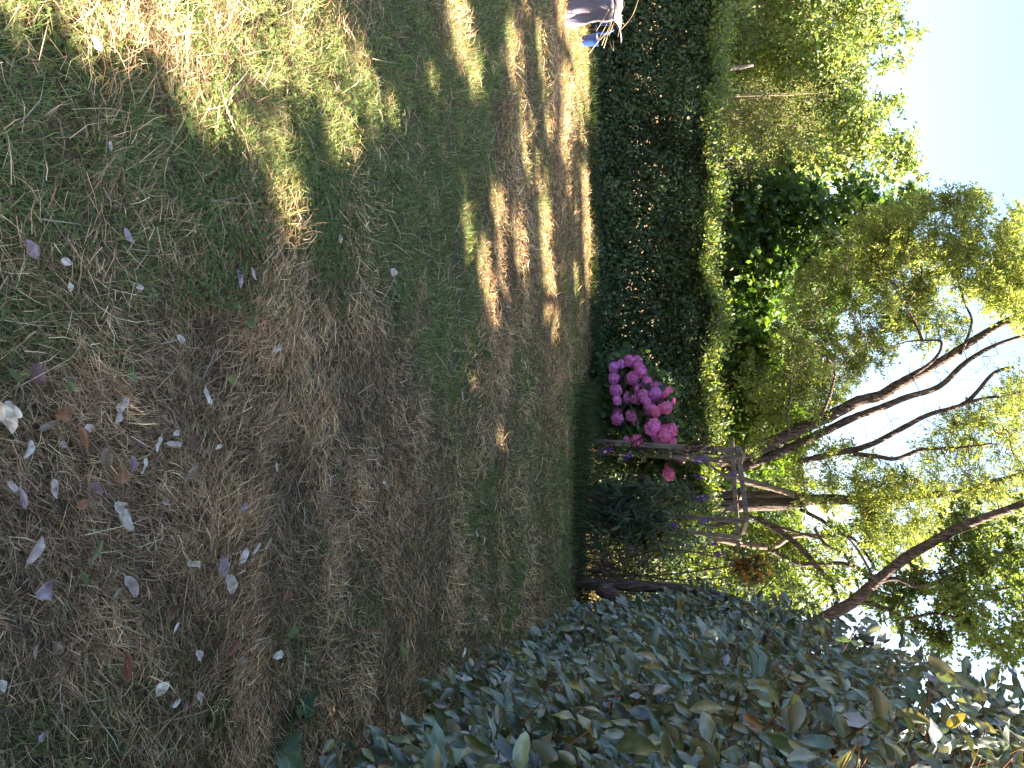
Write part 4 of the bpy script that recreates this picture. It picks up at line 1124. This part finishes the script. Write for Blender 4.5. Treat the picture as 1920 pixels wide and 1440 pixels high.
weed('dock_plant', 185, 205, 'small dull green rosette weed in shade below the sunlit patch', 5, .065, (0.06, 0.10, 0.03), .35, .4)
weed('dandelion_plant', 330, 205, 'single long leaved weed beside the bright sunlit strip', 4, .07, (0.10, 0.15, 0.04), .5, .3)
weed('lobed_weed', 552, 1322, 'dark green weed with rounded lobed leaves in the shade near the hedge', 6, .075, (0.03, 0.085, 0.035), .45, .8, True)
weed('plantain_plant', 740, 560, 'slim green plantain rosette at the edge of the green lawn patch', 5, .10, (0.06, 0.11, 0.03), .7, .28)
weed('dock_plant', 890, 655, 'leafy weed standing in the far sun patches of the lawn', 7, .09, (0.07, 0.12, 0.03), 1.2, .4)
weed('dock_plant', 862, 706, 'taller shaded weed in the middle of the lawn', 6, .09, (0.045, 0.085, 0.025), 1.1, .4)
weed('hedge_seedling', 505, 1408, 'pale green seedling with broad leaves at the foot of the right hedge', 5, .11, (0.15, 0.21, 0.13), 1.3, .55)
weed('yellow_weed', 752, 1222, 'yellowing weed with limp leaves near the hedge foot', 3, .07, (0.15, 0.16, 0.035), .7, .5)
def tuft(V, U, label, n, L, col):
    c = G(U, V)
    x = c[0] + rng.normal(0, .025, n); y = c[1] + rng.normal(0, .025, n)
    v, q, t_, cc = blades(x, y, rng.uniform(.6, 1.2, n) * L, rng.uniform(.003, .005, n), np.abs(rng.normal(.75, .3, n)), rng.uniform(0, 6.283, n), palette(n, [col], .15), rng.uniform(.1, .7, n), 0)
    tag(obj('grass_tuft', make_mesh('grass_tuft', v, [q, t_], cc, smooth=False), M['grass']), label, 'grass tuft')
tuft(640, 155, 'pale green grass tuft fanning out beside the left sun patch', 46, .15, (0.13, 0.18, 0.06))
tuft(630, 292, 'small yellow green grass tuft with long leaning blades', 26, .13, (0.13, 0.17, 0.05))
tuft(395, 1335, 'dark green grass tuft in deep shade near the right hedge', 44, .13, (0.05, 0.10, 0.03))
tuft(735, 340, 'tall grass tuft at the near edge of the green patch', 40, .14, (0.07, 0.12, 0.03))
tuft(590, 1020, 'dull grass tuft among straw in the middle of the lawn', 34, .12, (0.09, 0.12, 0.04))

# ------------------------------------------------------------------ fallen leaves, each one by itself
CW, CL, CP, CT_, CO, CB, CG, CY, CM, CR = (0.74, 0.66, 0.53), (0.58, 0.47, 0.39), (0.42, 0.31, 0.32), (0.30, 0.22, 0.14), (0.33, 0.145, 0.06), (0.16, 0.085, 0.05), (0.16, 0.20, 0.07), (0.26, 0.28, 0.08), (0.22, 0.13, 0.12), (0.24, 0.08, 0.045)
CN = {CW: 'white', CL: 'lavender grey', CP: 'pale pink', CT_: 'tan', CO: 'orange brown', CB: 'dark brown', CG: 'dull green', CY: 'yellow green', CM: 'mauve brown', CR: 'reddish brown'}
FL = [  # V, U, size px, colour, shape (f flat, c curled, n narrow), angle in degrees in the picture
 (125,490,20,CW,'f',10),(133,538,14,CW,'f',80),(262,539,14,CW,'f',0),(450,523,27,CP,'f',80),(476,513,20,CL,'n',70),(472,606,26,CG,'f',10),(340,636,20,CW,'f',40),(522,652,30,CW,'n',-25),
 (500,628,17,CP,'n',40),(440,708,30,CY,'f',15),(247,702,26,CG,'f',80),(48,697,20,CY,'f',-10),(32,705,34,CG,'n',45),(70,706,44,CM,'f',60),(130,722,26,CG,'f',70),(26,768,32,CW,'c',60),(8,782,66,CW,'c',50),
 (230,758,26,CW,'f',-55),(223,782,24,CL,'f',-65),(391,742,28,CW,'n',85),(120,775,38,CO,'f',0),(95,798,44,CT_,'n',-15),(156,818,38,CO,'n',75),(168,803,20,CL,'f',0),(53,842,28,CW,'c',-70),(120,833,16,CL,'f',20),
 (190,782,18,CT_,'f',20),(200,862,34,CT_,'f',80),(248,872,30,CP,'c',75),(232,895,34,CO,'f',-5),(270,873,28,CW,'n',-60),(300,832,28,CW,'n',-60),(326,832,30,CW,'c',5),(262,830,28,CM,'n',30),(366,832,32,CB,'f',85),
 (357,892,32,CT_,'n',-60),(412,838,20,CW,'n',-20),(26,912,26,CL,'f',40),(42,932,34,CP,'n',70),(107,916,30,CL,'c',75),(157,945,26,CO,'f',-10),(182,915,26,CM,'f',50),(226,953,34,CW,'c',40),(311,942,14,CL,'f',30),
 (457,949,24,CP,'f',0),(520,876,16,CW,'n',80),(332,812,16,CW,'f',-30),(240,974,40,CW,'c',70),(64,1030,44,CL,'c',-60),(181,1033,34,CG,'n',-60),(92,1105,48,CP,'f',-20),(158,1085,30,CG,'n',70),(246,1100,40,CL,'c',65),
 (224,1110,26,CT_,'n',-45),(365,1056,28,CW,'c',25),(398,1064,30,CM,'c',40),(418,1063,32,CP,'f',75),(457,1042,26,CW,'f',-50),(480,1028,22,CL,'n',-45),(433,1096,34,CW,'c',75),(482,1062,22,CO,'f',60),(380,1112,22,CT_,'f',70),
 (325,1150,26,CB,'f',-50),(331,1178,18,CW,'n',-60),(376,1230,26,CW,'f',60),(437,1217,30,CR,'n',-35),(468,1222,24,CR,'n',40),(452,1242,30,CT_,'f',-30),(522,1228,24,CW,'f',0),(546,1184,34,CG,'c',-15),(237,1248,46,CR,'n',85),
 (303,1292,28,CW,'f',-35),(332,1318,20,CW,'f',-10),(376,1310,22,CL,'f',80),(110,1217,28,CT_,'f',60),(68,1222,22,CT_,'n',-70),(5,1286,26,CW,'f',60),(83,1381,20,CP,'f',-20),(517,1326,18,CO,'f',60),(543,1301,14,CW,'n',80),
 (910,1160,15,CW,'f',50),(895,1000,12,CW,'n',80),(901,1121,18,CT_,'n',10),(993,1001,10,CO,'f',90),(870,1223,18,CW,'n',-40),(755,1218,32,CY,'f',70),(712,1168,20,CG,'f',80),(690,1075,22,CM,'f',10),(207,277,20,CW,'n',85),
 (243,443,28,CP,'f',50),(60,467,30,CP,'f',60),(180,80,26,CL,'f',50),(738,510,20,CL,'f',10),(720,905,9,CW,'f',0),(906,823,14,CL,'n',60),(1018,660,8,CW,'f',0),(640,448,14,CW,'f',60),(540,1120,16,CR,'f',20)]
SH = {'f': 'flat', 'c': 'curled', 'n': 'narrow'}
def size_word(px): return 'tiny' if px < 18 else 'small' if px < 26 else 'large' if px > 38 else ''
def desc(l): return ' '.join(w for w in (size_word(l[2]), CN[l[3]], SH[l[4]]) if w)
def zone(V, U):
    a = 'left edge' if V < 75 else 'far left' if V < 200 else 'left' if V < 350 else 'centre left' if V < 500 else 'centre' if V < 700 else 'far lawn'
    b = 'top' if U < 480 else 'mid' if U < 730 else 'middle' if U < 860 else 'lower' if U < 1000 else 'low' if U < 1150 else 'bottom'
    return b, a
LABELS = []
for i, l in enumerate(FL):
    V, U = l[0], l[1]
    ds_ = sorted((math.hypot(m[0] - V, m[1] - U), j) for j, m in enumerate(FL) if j != i)
    b, a = zone(V, U)
    lab = None
    for dist, j in ds_[:6]:
        m = FL[j]
        dx, dy = V - m[0], U - m[1]
        rel = ('right of' if dx > 0 else 'left of') if abs(dx) > abs(dy) else ('below' if dy > 0 else 'above')
        c_ = '%s leaf %s %s leaf, %s %s' % (desc(l), rel, desc(m), b, a)
        if c_ not in LABELS: lab = c_; break
    LABELS.append(lab)
used = set()
for i, (V, U, px, col, sh, ang) in enumerate(FL):
    c = G(U, V, .05)
    gz = ground_z(np.array([c[0]]), np.array([c[1]]))[0]
    c = G(U, V, gz + .06)
    dep = (c[1] * CT - (c[2] - CAM_H) * ST)
    L = px * dep / FPX * 1.32
    # picture axes on the ground: image x -> +y, image y -> +x
    a = R(ang)
    d = np.array([[math.sin(a), math.cos(a) * 1.25, rng.normal(.05, .12)]])
    nr = np.array([[rng.normal(0, .18), rng.normal(-.22, .18), 1.0]])
    w = {'f': .56, 'c': .62, 'n': .34}[sh] * rng.uniform(.9, 1.12)
    curl = .12
    lv, lq = grid_leaf(w, 1.0, 8, curl, rng.uniform(-.12, .3), rng.uniform(.15, .5), rng.uniform(.85, 1.15), 500 + i, .14 if rng.random() < .6 else 0)
    lv = lv - np.array([0, .5, 0])
    phi = {'f': .5, 'c': 1.9, 'n': 1.1}[sh] * rng.uniform(.7, 1.2) * 2 / w
    tt = lv[:, 1:2] * rng.normal(0, 1.1)                       # twist along the leaf
    rx = np.sin(lv[:, 0] * phi) / phi; rz = (1 - np.cos(lv[:, 0] * phi)) / phi * rng.choice([1, 1, -1]) + lv[:, 2] * .6
    rx = rx * (1 + .10 * np.sin(lv[:, 1] * 23 + i) + rng.normal(0, .04, len(lv)))
    lv = np.stack([rx * np.cos(tt[:, 0]) - rz * np.sin(tt[:, 0]), lv[:, 1], rx * np.sin(tt[:, 0]) + rz * np.cos(tt[:, 0])], 1)
    vv = (lv * L) @ basis(d, nr)[0].T
    base = np.array(col) * rng.uniform(.88, 1.1)
    cc = np.tile(base, (len(vv), 1))
    mid = np.tile([False, False, True, False, False], 20)[:len(lv)]
    cc[mid] *= .8
    blot = rng.random(len(lv)) < .16
    cc[blot] *= np.array([.62, .5, .4])
    cc *= (1 + rng.normal(0, .07, (len(vv), 1)))
    o = obj('fallen_leaf', make_mesh('fallen_leaf', vv, [lq], np.clip(cc, 0, .8)), M['dead'])
    o.location = c
    tag(o, LABELS[i], 'leaf', 'fallen leaves on the lawn')
